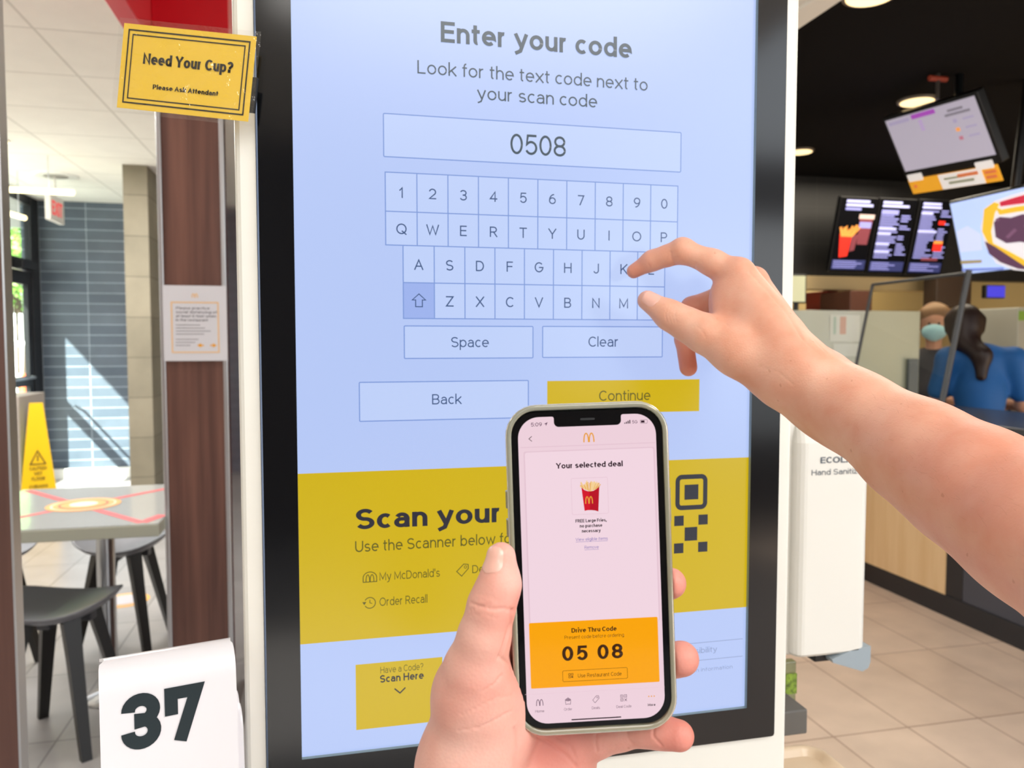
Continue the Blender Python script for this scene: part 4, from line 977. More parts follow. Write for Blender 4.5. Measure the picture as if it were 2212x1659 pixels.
# ---- table
TZ = .72
TT = mat('grey laminate top', 'b3b6b5', .14, coat=.4); TE = mat('table edge band', 'a9ab9c', .4); TAPE = mat('red tape', 'd24a50', .4)
c1 = on(2, TZ, 343, 1131); ty0 = c1[1]; tx1 = c1[0]; ty1 = ty0+.74; tx0 = tx1-.64
tc_ = ((tx0+tx1)/2, (ty0+ty1)/2)
tb = empty('cafe_table', (tc_[0], tc_[1], 0), 'grey square cafe table crossed with red tape, on a steel post', 'table')
MB().box((tx0, ty0, TZ-.042), (tx1, ty1, TZ-.002), TE, .004).box((tx0+.002, ty0+.002, TZ-.003), (tx1-.002, ty1-.002, TZ), TT).build('tabletop', tb)
pp = on(1, 2.42, 229, 1222)
MB().tube([(pp.x, pp.y, .02), (pp.x, pp.y, TZ-.042)], .031, steel, 24).build('post', tb)
MB().tube([(pp.x, pp.y, 0), (pp.x, pp.y, .008), (pp.x, pp.y, .014), (pp.x, pp.y, .03)], [.085, .085, .075, .035], steel, 32).build('base', tb)
TF = Frame((0, 0, TZ), (1, 0, 0), (0, 1, 0), (0, 0, 1))
m = MB(); d = .025
stroke(m, [(tx0+d, ty0+d), (tx1-d, ty1-d)], .028, TAPE, TF, .0006); stroke(m, [(tx0+d, ty1-d), (tx1-d*2.2, ty0+d)], .028, TAPE, TF, .0008)
stroke(m, [(tx1-d*2.2, ty0+d), (tx1-.012, ty0+.13)], .036, TAPE, TF, .0010)
m.build('red_tape', None, label='red tape crossed over the closed grey table', cat='tape')
m = MB(); sx_, sy_ = tc_
STK = mat('orange sticker', 'e6a35e', .35); STR = mat('sticker red', 'd9583f', .4); STW = mat('sticker pale', 'f2d9c6', .35)
for r_, mt, n_ in ((.120, STK, .0014), (.104, STW, .0018), (.098, STK, .0022), (.080, STR, .0026), (.072, STK, .0030), (.045, STW, .0034)): m.poly([TF.p(*q, n_) for q in A(sx_, sy_, r_, r_, 0, 355, 40)], mt)
m.build('table_sticker', None, label='round orange and red sticker at the middle of the table', cat='sticker')
# ---- stools
ST = mat('dark grey moulded seat', '6f7076', .42); STU = mat('seat underside', '3a3b40', .4); LEG = mat('black stained wood', '1b1918', .4)
def stool(x, y, rz, label):
    root = bpy.data.objects.new('saddle_stool', None); COL.objects.link(root); ORG[root.name] = Vector((0, 0, 0))
    setp(root, label, 'stool', 'grey saddle stools around the cafe table')
    n, k_ = 18, 40; vs = []; fs = []
    for side in (1, -1):
        for i in range(n+1):
            for j in range(k_):
                t = 2*PI*j/k_; rr_ = i/n; c, s_ = math.cos(t), math.sin(t)
                q = (abs(c)**2.6+abs(s_)**2.6)**(-1/2.6); x_ = .185*rr_*q*c; y_ = .150*rr_*q*s_
                z_ = .445+.045*(abs(x_)/.185)**2.2-.012*(1-(y_/.15)**2)*(1-abs(x_)/.185)+.006*(y_ > 0)*(y_/.15)**2
                th = .026*(1-rr_**6)+.004
                vs.append((x_, y_, z_ if side > 0 else z_-th))
    B = (n+1)*k_
    for i in range(n):
        for j in range(k_):
            a, b, c, d = i*k_+j, i*k_+(j+1) % k_, (i+1)*k_+(j+1) % k_, (i+1)*k_+j
            fs.append((a, d, c, b)); fs.append((B+a, B+b, B+c, B+d))
    for j in range(k_): fs.append((n*k_+j, B+n*k_+j, B+n*k_+(j+1) % k_, n*k_+(j+1) % k_))
    MB().add(vs, fs, ST, True).build('seat', root)
    m = MB(); m.box((-.11, -.02, .395), (.11, .02, .425), STU, .004).box((-.02, -.10, .395), (.02, .10, .425), STU, .004); m.build('seat_frame', root)
    for a in (45, 135, 225, 315):
        c, s_ = math.cos(rad(a)), math.sin(rad(a)); m = MB()
        fr = Frame((0, 0, 0), (c, s_, 0), (-s_, c, 0), (0, 0, 1)); vs = []
        for z_, r0, h1, h2 in ((.435, .095, .020, .026), (.30, .13, .017, .021), (0, .205, .012, .015)):
            vs += [fr.p(r0-h1, -h2, z_), fr.p(r0+h1, -h2, z_), fr.p(r0+h1, h2, z_), fr.p(r0-h1, h2, z_)]
        m.add(vs, [(a_*4+i, a_*4+(i+1) % 4, a_*4+4+(i+1) % 4, a_*4+4+i) for a_ in (0, 1) for i in range(4)]+[(0, 1, 2, 3), (11, 10, 9, 8)], LEG); m.build('leg', root)
    root.location = (x, y, 0); root.rotation_euler = (0, 0, rz); return root
st0 = stool(-.865, 2.14, rad(-11), 'dark grey saddle stool in front of the taped table, nearest the white number tent')
for x_, y_, a, lb in ((-.86, 2.93, rad(-8), 'dark grey saddle stool behind the taped table, beside the walnut post'), (-1.36, 2.90, rad(30), 'dark grey saddle stool mostly hidden at the far side of the taped table')):
    c = copy_tree(st0); c.location = (x_, y_, 0); c.rotation_euler = (0, 0, a); c['label'] = lb
fs_ = on(2, 0, 270, 1297); FF = Frame((0, 0, 0), (1, 0, 0), (0, 1, 0), (0, 0, 1)); m = MB()
OR = mat('orange floor vinyl', 'f0b25c', .4); WH = mat('floor vinyl grey', 'b9b6bb', .4)
for r_, mt, n_ in ((.115, OR, .0015), (.100, WH, .0025), (.094, OR, .0035), (.082, WH, .0045)): m.poly([FF.p(*q, n_) for q in A(fs_.x, fs_.y, r_, r_, 0, 355, 40)], mt)
m.build('floor_sticker', None, label='round orange ringed sticker on the grey floor by the stool', cat='sticker')

# ---- wet floor sign
YS = mat('yellow sign plastic', 'dcb207', .35); YS2 = mat('lit side yellow sign plastic', 'eef06a', .35, emit='e6ee50', es=.12)  # second yellow paints the sunlit left side, with a slight glow
wp = at(82, 1000, 5.4); wx, wy = wp.x, wp.y
wf = empty('wet_floor_sign', (wx, wy, 0), 'tall yellow caution wet floor sign standing by the entrance door', 'floor sign')
ca, sa = math.cos(rad(18)), math.sin(rad(18)); WF = Frame((wx, wy, 0), (ca, sa, 0), (-sa, ca, 0), (0, 0, 1))
zt_ = .88; tp, bt = .040, .135; dp = .10
vs = [WF.p(-bt, -dp, 0), WF.p(bt, -dp, 0), WF.p(bt, dp, 0), WF.p(-bt, dp, 0), WF.p(-tp, -.02, zt_), WF.p(tp, -.02, zt_), WF.p(tp, .02, zt_), WF.p(-tp, .02, zt_)]
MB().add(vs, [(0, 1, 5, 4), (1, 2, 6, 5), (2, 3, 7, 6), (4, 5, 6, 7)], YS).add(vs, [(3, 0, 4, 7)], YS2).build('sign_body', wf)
vn = Vector((0, dp-.02, zt_)); NF = Frame(WF.p(0, -dp-.002, 0), WF.U, (WF.V*(dp-.02)+Vector((0, 0, zt_))))
NF.N = NF.U.cross(NF.V); m = MB(); ink = mat('sign print', '5c4a10', .5)
tri = [(-.045, .47), (.045, .47), (0, .56)]; outline(m, NF, tri, .007, ink, .003); text(m, '!', 0, .48, .045, ink, NF, .003) if '!' in GL else stroke(m, [(0, .49), (0, .53)], .008, ink, NF, .003)
for s_, v_, w_ in (('CAUTION', .43, .10), ('WET', .395, .05), ('FLOOR', .36, .08)): text(m, s_, 0, v_, .022, ink, NF, .003, .14, width=w_)
for s_, v_, w_ in (('CUIDADO', .31, .11), ('PISO', .275, .06), ('MOJADO', .24, .09)): text(m, s_, 0, v_, .020, ink, NF, .003, .14, width=w_)
m.build('print', wf)
# ---- waste cabinet
GC = mat('taupe cabinet', '9a9189', .5); GC2 = mat('light frame', 'c9c5c0', .4); HOLE = mat('opening shade', '0a0808', .8)
qa = at(43, 940, 5.3); r = empty('waste_cabinet', (qa.x-.3, qa.y+.25, 0), 'taupe waste cabinet with a framed black opening near the door', 'cabinet')
MB().box((qa.x-.6, qa.y, 0), (qa.x, qa.y+.5, .93), GC, .006).build('carcass', r)
QF = Frame((0, qa.y, 0), (1, 0, 0), (0, 0, 1), (0, -1, 0)); a = QF.loc(9, 932); b = QF.loc(33, 882)
MB().box((a[0]-.03, a[1]-.035, 0), (b[0]+.012, b[1]+.03, .012), GC2, .003, QF).build('opening_frame', r)
MB().box((a[0], a[1], .011), (b[0]-.008, b[1], .014), HOLE, 0, QF).build('waste_opening', r)  # flat dark slab stands in for the shade inside the opening
# ---- lights and ceiling items on the left
LT = mat('warm tube light', 'fff3c8', .4, emit='fff0b8', es=2.2)
for a, b, lb in ((at(-100, 404, 5.62), at(158, 416, 5.5), 'long glowing linear pendant light above the entrance'), (at(-8, 453, 6.2), at(53, 471, 6.0), 'short glowing linear pendant light below the longer one')):
    r = empty('pendant_light', tuple((a+b)/2), lb, 'light'); MB().tube([a, b], .020, LT, 14).build('tube_diffuser', r)
    for t in (.2, .8):
        q = a.lerp(b, t); MB().tube([q, (q.x, q.y, 2.6)], .003, steel, 8).build('hanging_rod', r)
ev = at(120, 452, 6.2); r = empty('exit_sign', tuple(ev), 'hanging exit sign with red letters near the entrance', 'exit sign')
EXW = mat('exit sign housing', 'e3dfda', .4); EXR = mat('exit red', 'e0494d', .4, emit='e0393d', es=.7)
ex0, ex1 = ev.x-.035, ev.x+.035
MB().box((ev.x-.030, ev.y-.15, ev.z-.10), (ev.x+.012, ev.y+.17, ev.z+.10), EXW, .006).build('housing', r)
EF = Frame((ev.x+.0125, ev.y, ev.z), (0, 1, 0), (0, 0, 1), (1, 0, 0)); m = MB()
text(m, 'EXIT', 0, -.055, .11, EXR, EF, .001, .17, width=.25); m.build('letters', r)
MB().tube([(ev.x, ev.y, ev.z+.1), (ev.x, ev.y, 2.6)], .008, EXW, 10).build('stem', r)
vn_ = on(2, 2.6, 120, 379); r = empty('ceiling_vent', (vn_.x, vn_.y, 2.6), 'round white ceiling vent near the entrance', 'vent')
MB().tube([(vn_.x, vn_.y, 2.6), (vn_.x, vn_.y, 2.592)], [.17, .15], white_edge, 32).build('rim', r); MB().tube([(vn_.x, vn_.y, 2.592), (vn_.x, vn_.y, 2.588)], [.09, .085], mat('vent shadow grey', '9b9790', .6), 32).build('grille', r)
dl = on(2, 2.6, 0, 302); r = empty('downlight', (dl.x, dl.y, 2.6), 'small downlight in the white ceiling at the picture edge', 'downlight')
MB().tube([(dl.x, dl.y, 2.6), (dl.x, dl.y, 2.59)], .055, white_edge, 24).build('trim_ring', r); MB().tube([(dl.x, dl.y, 2.59), (dl.x, dl.y, 2.588)], .045, LT, 24).build('lens', r)

# ---- outside the entrance
struct(MB().box((-40, -10, -.12), (-2.75, 40, -.06), mat('sunlit paving', 'c9c6bd', .8)), 'ground', label='pale paving outside the entrance')
LF = [mat('leaf '+c, c, .5, emit=c, es=.25) for c in ('6f9a3c', '88b354', 'a9c877')]  # added glow brightens the leaves
BK = mat('bark', '5a4a3b', .8)
def tree(px, py, d, R_, lb):
    c = at(px, py, d); r = empty('tree', (c.x, c.y, -.06), lb, 'tree', 'trees outside the entrance'); rnd = random.Random(px+py)
    m = MB()
    for i in range(1100):
        v = Vector((rnd.gauss(0, 1), rnd.gauss(0, 1), rnd.gauss(0, 1))).normalized()*R_*rnd.random()**.4; v.z *= 1.15
        p = c+v; s_ = R_*.075; a = Vector((rnd.uniform(-1, 1), rnd.uniform(-1, 1), rnd.uniform(-1, 1))).normalized(); b = a.orthogonal().normalized()
        m.quad(p-a*s_, p+b*s_*.6, p+a*s_, p-b*s_*.6, LF[i % 3])
    m.build('crown', r)
    MB().tube([(c.x, c.y, -.06), (c.x+.1, c.y, c.z*.5), (c.x, c.y, c.z)], [.16, .12, .06], BK, 10).build('trunk', r)
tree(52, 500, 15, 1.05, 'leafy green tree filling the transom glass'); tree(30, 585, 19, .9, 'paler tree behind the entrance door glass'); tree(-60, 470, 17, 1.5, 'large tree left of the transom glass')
fc = at(45, 690, 17); m = MB(); FW_ = mat('white fence paint', 'e9e9e4', .5)
r = empty('picket_fence', (fc.x, fc.y, -.06), 'pale picket fence outside beyond the door glass', 'fence')
for i in range(-8, 9): m.box((fc.x+i*.14-.035, fc.y-.02, -.06), (fc.x+i*.14+.035, fc.y+.02, 1.9), FW_)
m.build('pickets', r); MB().box((fc.x-1.3, fc.y-.05, 1.2), (fc.x+1.3, fc.y-.02, 1.3), FW_).box((fc.x-1.3, fc.y-.05, .5), (fc.x+1.3, fc.y-.02, .6), FW_).build('rails', r)
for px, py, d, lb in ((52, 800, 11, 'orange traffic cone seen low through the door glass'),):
    c = at(px, py, d); r = empty('traffic_cone', (c.x, c.y, -.06), lb, 'cone'); CO = mat('cone orange', 'e8693a', .5, emit='e8693a', es=.3)  # slight glow added to make the cone look brighter
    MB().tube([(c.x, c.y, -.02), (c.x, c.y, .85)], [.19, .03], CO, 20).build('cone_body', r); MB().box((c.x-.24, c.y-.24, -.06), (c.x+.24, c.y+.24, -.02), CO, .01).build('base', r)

# ================================================================== SANITIZER DISPENSER BESIDE THE KIOSK
dd_ = 1.05; dz = at(1800, 1150, dd_); DF = Frame((0, dz.y, 0), (1, 0, 0), (0, 0, 1), (0, -1, 0))
WP = mat('warm white plastic', 'dddcd6', .32); GP = mat('blue grey lever plastic', '93a0a9', .3); DT = mat('dispenser print', '59616b', .5)
a = DF.loc(1720, 1424); b = DF.loc(1884, 905); x0_, x1_, zb, zt2 = a[0], b[0], a[1], b[1]
dsp = empty('sanitizer_dispenser', ((x0_+x1_)/2, dz.y+.05, zb), 'tall white hand sanitizer dispenser with grey push lever beside the kiosk', 'dispenser')
MB().box((x0_-.012, dz.y+.02, zb-.004), (x1_-.01, dz.y+.10, zt2+.01), WP, .006, None, 3).build('backplate', dsp)
m = MB(); loops = []
for i, (z_, ins, fy) in enumerate(((zb, .002, .004), (zb+.004, 0, 0), (zt2-.03, 0, 0), (zt2-.008, .004, .01), (zt2, .014, .03))):
    loops.append([(u, v+dz.y, z_) for u, v in [(x0_+ins, .07), (x0_+ins, .018+fy)]+[(x0_+ins+.012-.012*math.cos(rad(t)), .012-.012*math.sin(rad(t))+fy) for t in (20, 45, 70, 90)]+[(x1_-ins-.012+.012*math.sin(rad(t)), .012-.012*math.cos(rad(t))+fy) for t in (0, 20, 45, 70)]+[(x1_-ins, .018+fy), (x1_-ins, .07)]])
kk = len(loops[0]); vs = [v for l in loops for v in l]
m.add(vs, [(q*kk+i, q*kk+(i+1) % kk, (q+1)*kk+(i+1) % kk, (q+1)*kk+i) for q in range(len(loops)-1) for i in range(kk)], WP, False)
m.add(vs, [tuple(range(kk))[::-1], tuple(range(len(vs)-kk, len(vs)))], WP); m.build('cover', dsp)
m = MB(); ptext(m, 'ECOLAB', DF, 1771, 1001, 13.5, DT, 84, align='l', wt=.17, n=.0006); ptext(m, 'Hand Sanitizer', DF, 1752, 1027, 12, DT, 117, align='l', wt=.09, n=.0006); m.build('lettering', dsp)
m = MB(); l0 = DF.loc(1800, 1432); l1 = DF.loc(1881, 1402); LFm = Frame((0, dz.y+.012, 0), (1, 0, 0), (0, 0, 1), (0, -1, 0))
prof_ = [(l0[0], l0[1]), (l1[0]-.012, l1[1]-.030), (l1[0]-.003, l1[1]-.026), (l1[0], l1[1]-.018), (l1[0], l1[1]+.004), (l1[0]-.03, l1[1]+.001), (l0[0]-.002, l0[1]+.005)]
m.prism(prof_, -.03, .012, GP, LFm); m.build('push_lever', dsp)
MB().box((l0[0]-.018, dz.y+.015, l0[1]-.004), (l0[0]+.012, dz.y+.05, l0[1]+.006), black_plastic, .002).build('nozzle', dsp)
sx0 = DF.loc(1690, 1500)[0]
ss = empty('sanitizer_stand', (sx0, dz.y+.13, 0), 'floor stand behind the kiosk holding the sanitizer dispenser and beige drip tray', 'stand')
MB().box((sx0-.02, dz.y+.10, .02), (sx0+.02, dz.y+.135, zt2-.02), alu, .004).box((sx0-.01, dz.y+.10, zb+.1), (x0_+.03, dz.y+.135, zb+.16), alu, .003).build('pole', ss)
MB().box((sx0-.18, dz.y-.05, 0), (sx0+.18, dz.y+.3, .02), alu, .004).build('base', ss)
BG_ = mat('beige tray plastic', 'd6c0a4', .3, coat=.3)
tz = at(1750, 1600, 1.0).z; tF = on(2, tz, 1796, 1597); tN = on(2, tz, 1829, 1657)
TFr = Frame(((tN.x+sx0-.10)/2, tF.y-.10, tz), (1, 0, 0), (0, 1, 0), (0, 0, 1)); tw_ = (tN.x-sx0+.10)/2
m = MB(); loft(m, [(.012, -.045), (.003, -.040), (0, -.030), (0, -.004), (.001, -.001), (.003, 0), (.006, -.001), (.008, -.004), (.012, -.010)], tw_, .10, .028, BG_, TFr, True, True)
m.build('drip_tray', ss, label='beige drip tray')
yc = tF.y-.004; c0 = on(1, yc, 1690, 1592); c1 = on(1, yc, 1745, 1532)
MB().box((c0.x, yc, c0.z), (c1.x, yc+.05, c1.z), mat('dark grey collar', '5c5a57', .5), .002).build('collar', ss)
yg = dz.y+.03; g0 = on(1, yg, 1692, 1524); g1 = on(1, yg, 1721, 1428)
r = empty('label_holder', (g0.x, yg, g0.z), 'small clear holder with a green printed label under the dispenser', 'label holder')
MB().box((g0.x, yg, g0.z), (g1.x, yg+.012, g1.z), glassm('green clear plastic', 'cfdcc4', .1), .002).build('clear_holder', r)
MB().box((g0.x+.002, yg-.003, on(1, yg, 1700, 1498).z), (g1.x-.001, yg-.001, on(1, yg, 1700, 1455).z), mat('green label', '8aa838', .5, noise=('40521c', (200, 200, 200), 3)), .0).build('printed_label', r)

# ================================================================== COUNTER AND KITCHEN ON THE RIGHT
XC = 2.83
cr_ = empty('service_counter', (XC+.3, 2.5, 0), 'service counter with pale maple front panels and black base', 'counter')
ysp = on(0, XC, 2043, 1200)[1]
MB().box((XC, ysp, .10), (XC+.05, 4.6, .90), WL, .002).build('maple_panel', cr_)
MB().box((XC+.004, ysp-.10, .10), (XC+.05, ysp, .90), BLKB, .002).build('divider_strip', cr_)
MB().box((XC+.006, -.5, .10), (XC+.05, ysp-.10, .90), SLATE, .002).build('slate_panel', cr_)
MB().box((XC-.002, -.5, 0), (XC+.6, 4.6, .10), BLKB, .002).build('kick_board', cr_)
MB().box((XC-.02, -.5, .90), (XC+.65, 4.6, .935), mat('dark worktop', '2c2b2e', .25), .004).build('countertop', cr_)
# dark tiled wall over the pass, cream kitchen behind
YB = 5.12
CRM = mat('cream kitchen wall', '9d8a62', .6); CRL = mat('pale cream fascia', 'c9b284', .5)
struct(MB().box((1.9, YB, on(1, YB, 1800, 600)[2]), (7.5, YB+.12, 2.64), T_D), 'wall_right', label='dark tiled wall above the kitchen pass')
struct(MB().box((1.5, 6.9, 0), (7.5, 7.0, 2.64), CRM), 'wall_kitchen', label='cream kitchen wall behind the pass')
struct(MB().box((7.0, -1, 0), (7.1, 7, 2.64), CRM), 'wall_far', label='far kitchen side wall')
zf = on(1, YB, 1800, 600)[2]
struct(MB().box((1.9, YB-.04, zf-.10), (5.1, YB+.14, zf+.01), CRL, .003), 'trim_4', label='pale cream fascia under the dark tiles')
struct(MB().box((1.9, YB-.0, 0), (3.6, YB+.12, .98), mat('brown kitchen base', '4a3527', .6)), 'wall_low', label='low kitchen wall under the pass')
# tilted menu boards
MF = Frame(at(1930, 510, 6.25), (1, 0, 0), (0, -.26, 1)); MF.N = MF.U.cross(MF.V)
MBK = mat('menu board black', '010102', .6, emit='04050a', es=1., spec=.1); MTX = mat('menu text glow', '8f92d6', .5, emit='8a8fd8', es=.62); MT2 = mat('menu text bright', 'b9bdf2', .5, emit='b4baf6', es=.75)
MBL = mat('menu footer blue', '232b58', .5, emit='222b5e', es=.8); MRD = mat('menu red', 'd01f14', .5, emit='e02412', es=.95); MOR = mat('menu fries', 'd98a3c', .5, emit='dd9040', es=.9); MDR = mat('menu drink', '6d3038', .5, emit='7d3540', es=.8); MPL = mat('menu cup band', 'c8b0a8', .5, emit='cbb0a8', es=.8)
corn = (((1812, 424), (1892, 427), (1871, 590), (1788, 585)), ((1893, 427), (1978, 430), (1952, 593), (1872, 590)), ((1981, 430), (2060, 433), (2034, 595), (1955, 593)))
def mrow(m, x0, x1, y, h, mt, n=.02):
    (u, v), (u2, _) = MF.loc(x0, y), MF.loc(x1, y); hh_ = h/2*6.2/FPX; m.poly([MF.p(a, b, n) for a, b in ((u, v-hh_), (u2, v-hh_), (u2, v+hh_), (u, v+hh_))], mt)
rnd = random.Random(11)
for bi, c in enumerate(corn):
    lb = ('black menu board with glowing fries and drink pictures, beside the kiosk', 'black menu board filled with rows of text only, between two others', 'black menu board with a red cup picture, next to the burger display')[bi]
    r = empty('menu_board', tuple(MF.p(*MF.loc(*c[0]))), lb, 'menu board', 'black menu boards above the pass')
    L_ = [MF.loc(*p) for p in c]; u0_, u1_ = (L_[0][0]+L_[3][0])/2+.004, (L_[1][0]+L_[2][0])/2-.004; v1_, v0_ = (L_[0][1]+L_[1][1])/2, (L_[2][1]+L_[3][1])/2
    MB().box((u0_, v0_, -.03), (u1_, v1_, .015), black_plastic, .004, MF).build('board_case', r)
    m = MB(); m.poly([MF.p(u, v, .0165) for u, v in ((u0_+.006, v0_+.006), (u1_-.006, v0_+.006), (u1_-.006, v1_-.006), (u0_+.006, v1_-.006))], MBK)
    W_m = u1_-u0_; H_m = v1_-v0_
    def R(a, b, c_, h, mt, n=.0185): m.poly([MF.p(u0_+x*W_m, v0_+y*H_m, n) for x, y in ((a, b), (c_, b), (c_, b+h), (a, b+h))], mt)
    R(.05, .04, .95, .13, MBL, .0175)
    for q in range(4): R(.08, .06+q*.028, .08+rnd.uniform(.45, .8), .012, MTX)
    if bi == 0:
        for y, w in ((.93, .62), (.88, .72), (.83, .42)): R(.16, y, .16+w, .032, MT2 if y > .85 else MTX)
        P = lambda pts, mt, n=.019: m.poly([MF.p(u0_+x*W_m, v0_+y*H_m, n) for x, y in pts], mt)
        P([(.12, .52), (.45, .47), (.42, .22), (.20, .20)], MRD)
        for q in range(16): x = .10+q*.036; stroke(m, [(u0_+(.18+q*.018)*W_m, v0_+.48*H_m), (u0_+x*W_m, v0_+rnd.uniform(.56, .64)*H_m)], .010, MOR, MF, .0192+q*.00002)
        P([(.58, .78), (.95, .78), (.90, .38), (.62, .38)], MDR); R(.56, .72, .97, .06, MPL, .0195); R(.60, .60, .92, .08, MTX, .0195); P([(.45, .50), (.62, .52), (.58, .30), (.45, .28)], MDR, .0188)
    else:
        R(.10, .93, .60, .030, MT2); R(.10, .885, .80 if bi == 1 else .62, .030, MT2)
        if bi == 1: R(.10, .79, .55, .06, MTX)
        y = .84 if bi == 2 else .76
        while y > .20:
            brt = rnd.random() < .13; R(.10, y, .10+rnd.uniform(.3, .52), .030 if brt else .018, MT2 if brt else MTX)
            if rnd.random() < .75: R(.64, y+.01, .64+rnd.uniform(.15, .32), .017, MTX)
            y -= .034
        if bi == 2: R(.62, .68, .80, .05, MRD, .0195); R(.60, .33, .85, .12, MRD, .0195); R(.60, .43, .85, .035, MOR, .0196); R(.34, .20, .80, .035, MDR, .0195)
    m.build('menu_screen', r)
# burger display
tl = on(1, 3.1, 2052, 440); bl = on(1, 3.1, 2082, 592); BUF = Frame(tl, (0, -1, 0), (tl-bl)); BUF.N = -BUF.U.cross(BUF.V) if BUF.U.cross(BUF.V).x > 0 else BUF.U.cross(BUF.V)
bH = (tl-bl).length; bW = bH*1.72
r = empty('burger_display', tuple(tl), 'large tilted display showing a cheeseburger on pale blue above the counter', 'display')
MB().box((-.012, -bH-.012, -.05), (bW+.012, .012, -.002), black_plastic, .005, BUF).build('display_case', r)
def em(nm, c, es=.95): return mat(nm, c, .4, emit=c, es=es)
m = MB(); BB = em('sky blue screen', 'a9bce6'); m.poly([BUF.p(u, v, 0) for u, v in ((0, -bH), (bW, -bH), (bW, 0), (0, 0))], BB)
P = lambda pts, mt, n: m.poly([BUF.p(x*bH, -y*bH, n) for x, y in pts], mt)
PP = lambda pts, mt, n: m.poly([BUF.p(*BUF.loc(*p), n) for p in pts], mt)
BWH = em('onion white', 'cfcbd0'); BYL = em('cheese yellow', 'd3a92f'); BMT = em('patty', '53354c'); BM2 = em('patty light', '6d4a63'); BRD = em('ketchup red', 'b3243a')
PP([(2128, 452), (2150, 434), (2190, 420), (2235, 408), (2260, 590), (2190, 583), (2152, 568), (2128, 530), (2119, 490)], BWH, .001)
PP([(2126, 452), (2148, 436), (2160, 440), (2150, 460), (2142, 500), (2146, 525), (2185, 545), (2240, 575), (2240, 590), (2178, 556), (2140, 535), (2122, 500)], BYL, .002)
PP([(2160, 436), (2200, 424), (2240, 414), (2240, 436), (2190, 442), (2162, 446)], BRD, .003)
PP([(2150, 446), (2165, 452), (2195, 446), (2240, 440), (2240, 452), (2195, 458), (2160, 464)], BYL, .0032)
PP([(2148, 480), (2160, 468), (2185, 470), (2210, 462), (2240, 466), (2240, 528), (2205, 522), (2175, 525), (2152, 512)], BMT, .004)
PP([(2128, 520), (2150, 532), (2180, 552), (2215, 575), (2240, 585), (2200, 580), (2162, 566), (2138, 548)], BMT, .0042)
for q in range(16):
    x, y = 2156+(q*37) % 76, 474+(q*23) % 44; PP([(x-5, y), (x, y-4), (x+6, y), (x+1, y+4)], BM2, .005+q*.0001)
PP([(2076, 563), (2122, 561), (2122, 567), (2077, 570)], em('gold rule', '8f7f5a'), .004); PP([(2079, 580), (2170, 577), (2170, 583), (2080, 586)], em('caption bar', '6f7fbc'), .004)
PP([(2066, 500), (2090, 488), (2118, 505), (2122, 540), (2075, 545)], em('pale cloud', 'b9c2e0'), .0005)
m.build('display_screen', r)
MB().tube([BUF.p(bW*.5, -.1, -.05), (BUF.p(bW*.5, 0, -.15).x, BUF.p(bW*.5, 0).y, 2.64)], .025, black_metal, 12).build('mount', r)
# hanging order monitor
tl = on(0, 3.08, 1912, 262); trr = on(0, 3.08, 2110, 205); bl = on(1, tl.y, 1968, 385)
U_ = (trr-tl).normalized(); V_ = tl-bl; V_ = (V_-U_*V_.dot(U_)).normalized(); OF = Frame(tl, U_, V_); OF.N = OF.U.cross(OF.V); OF.N = OF.N if OF.N.dot(FW) < 0 else -OF.N
oW = (OF.loc(2110, 205)[0]+OF.loc(2150, 345)[0])/2; oH = -(OF.loc(1968, 385)[1]+OF.loc(2150, 345)[1])/2
r = empty('order_monitor', tuple(tl), 'tilted ceiling-hung monitor with a pale grey order status screen', 'monitor')
MB().box((-.02, -oH-.012, -.05), (oW+.02, .02, -.002), black_plastic, .006, OF).build('monitor_case', r); oH *= .90
m = MB(); m.poly([OF.p(u, v, 0) for u, v in ((0, -oH), (oW, -oH), (oW, 0), (0, 0))], em('pale grey screen', '9a94a2'))
P = lambda a, b, c_, h, mt, n=.002: m.poly([OF.p(x*oW, -y*oH, n) for x, y in ((a, b), (c_, b), (c_, b+h), (a, b+h))], mt)
PU_ = em('status purple', '8d3f9c'); G6 = em('status grey ink', '6a6570'); G5 = em('status mauve', '8e85a0')
P(.03, .05, .28, .06, G5); P(.31, .02, .58, .08, PU_)
for q in range(4): P(.37, .15+q*.05, .41, .03, em('status lilac', '9a7fae') if q == 0 else MATS['status lilac'])
for q, (a, b) in enumerate(((.70, .86), (.66, .92))): P(a, .10+q*.07, b, .04, G6)
for q in range(3): P(.72, .28+q*.15, .76, .06, (G5, MOR, em('status red', 'a06070'))[q]); P(.82, .29+q*.15, .93, .03, G5)
m.build('monitor_screen', r)
mt_ = OF.p(oW*.80, 0, -.03); MB().tube([mt_, (mt_.x, mt_.y, 2.64)], .020, mat('pole dark steel', '15191c', .3, .6), 14).build('ceiling_pole', r)
r2 = empty('promo_strip', tuple(OF.p(0, -oH-.08, 0)), 'orange and white promotional strip clipped under the hanging monitor', 'sign')
q = [OF.loc(*p) for p in ((1962, 392), (2152, 352), (2164, 385), (1975, 424))]; s0, s1, v1_, v0_ = (q[0][0]+q[3][0])/2, (q[1][0]+q[2][0])/2, (q[0][1]+q[1][1])/2, (q[2][1]+q[3][1])/2
OY = mat('orange card', 'eaa52a', .5, emit='eaa52a', es=.5); WC = mat('white card', 'e8e3e0', .5, emit='e8e3e0', es=.5); OP = mat('promo print', 'd97a4a', .5, emit='d97a4a', es=.4); GP2 = mat('promo grey print', '9fa088', .5, emit='9fa088', es=.3)  # cards and print are brightened by a glow of their own
MB().box((s0, v0_, -.006), (s1, v1_, 0), OY, .001, OF).build('strip_card', r2)
m = MB(); w = s1-s0; h_ = v1_-v0_
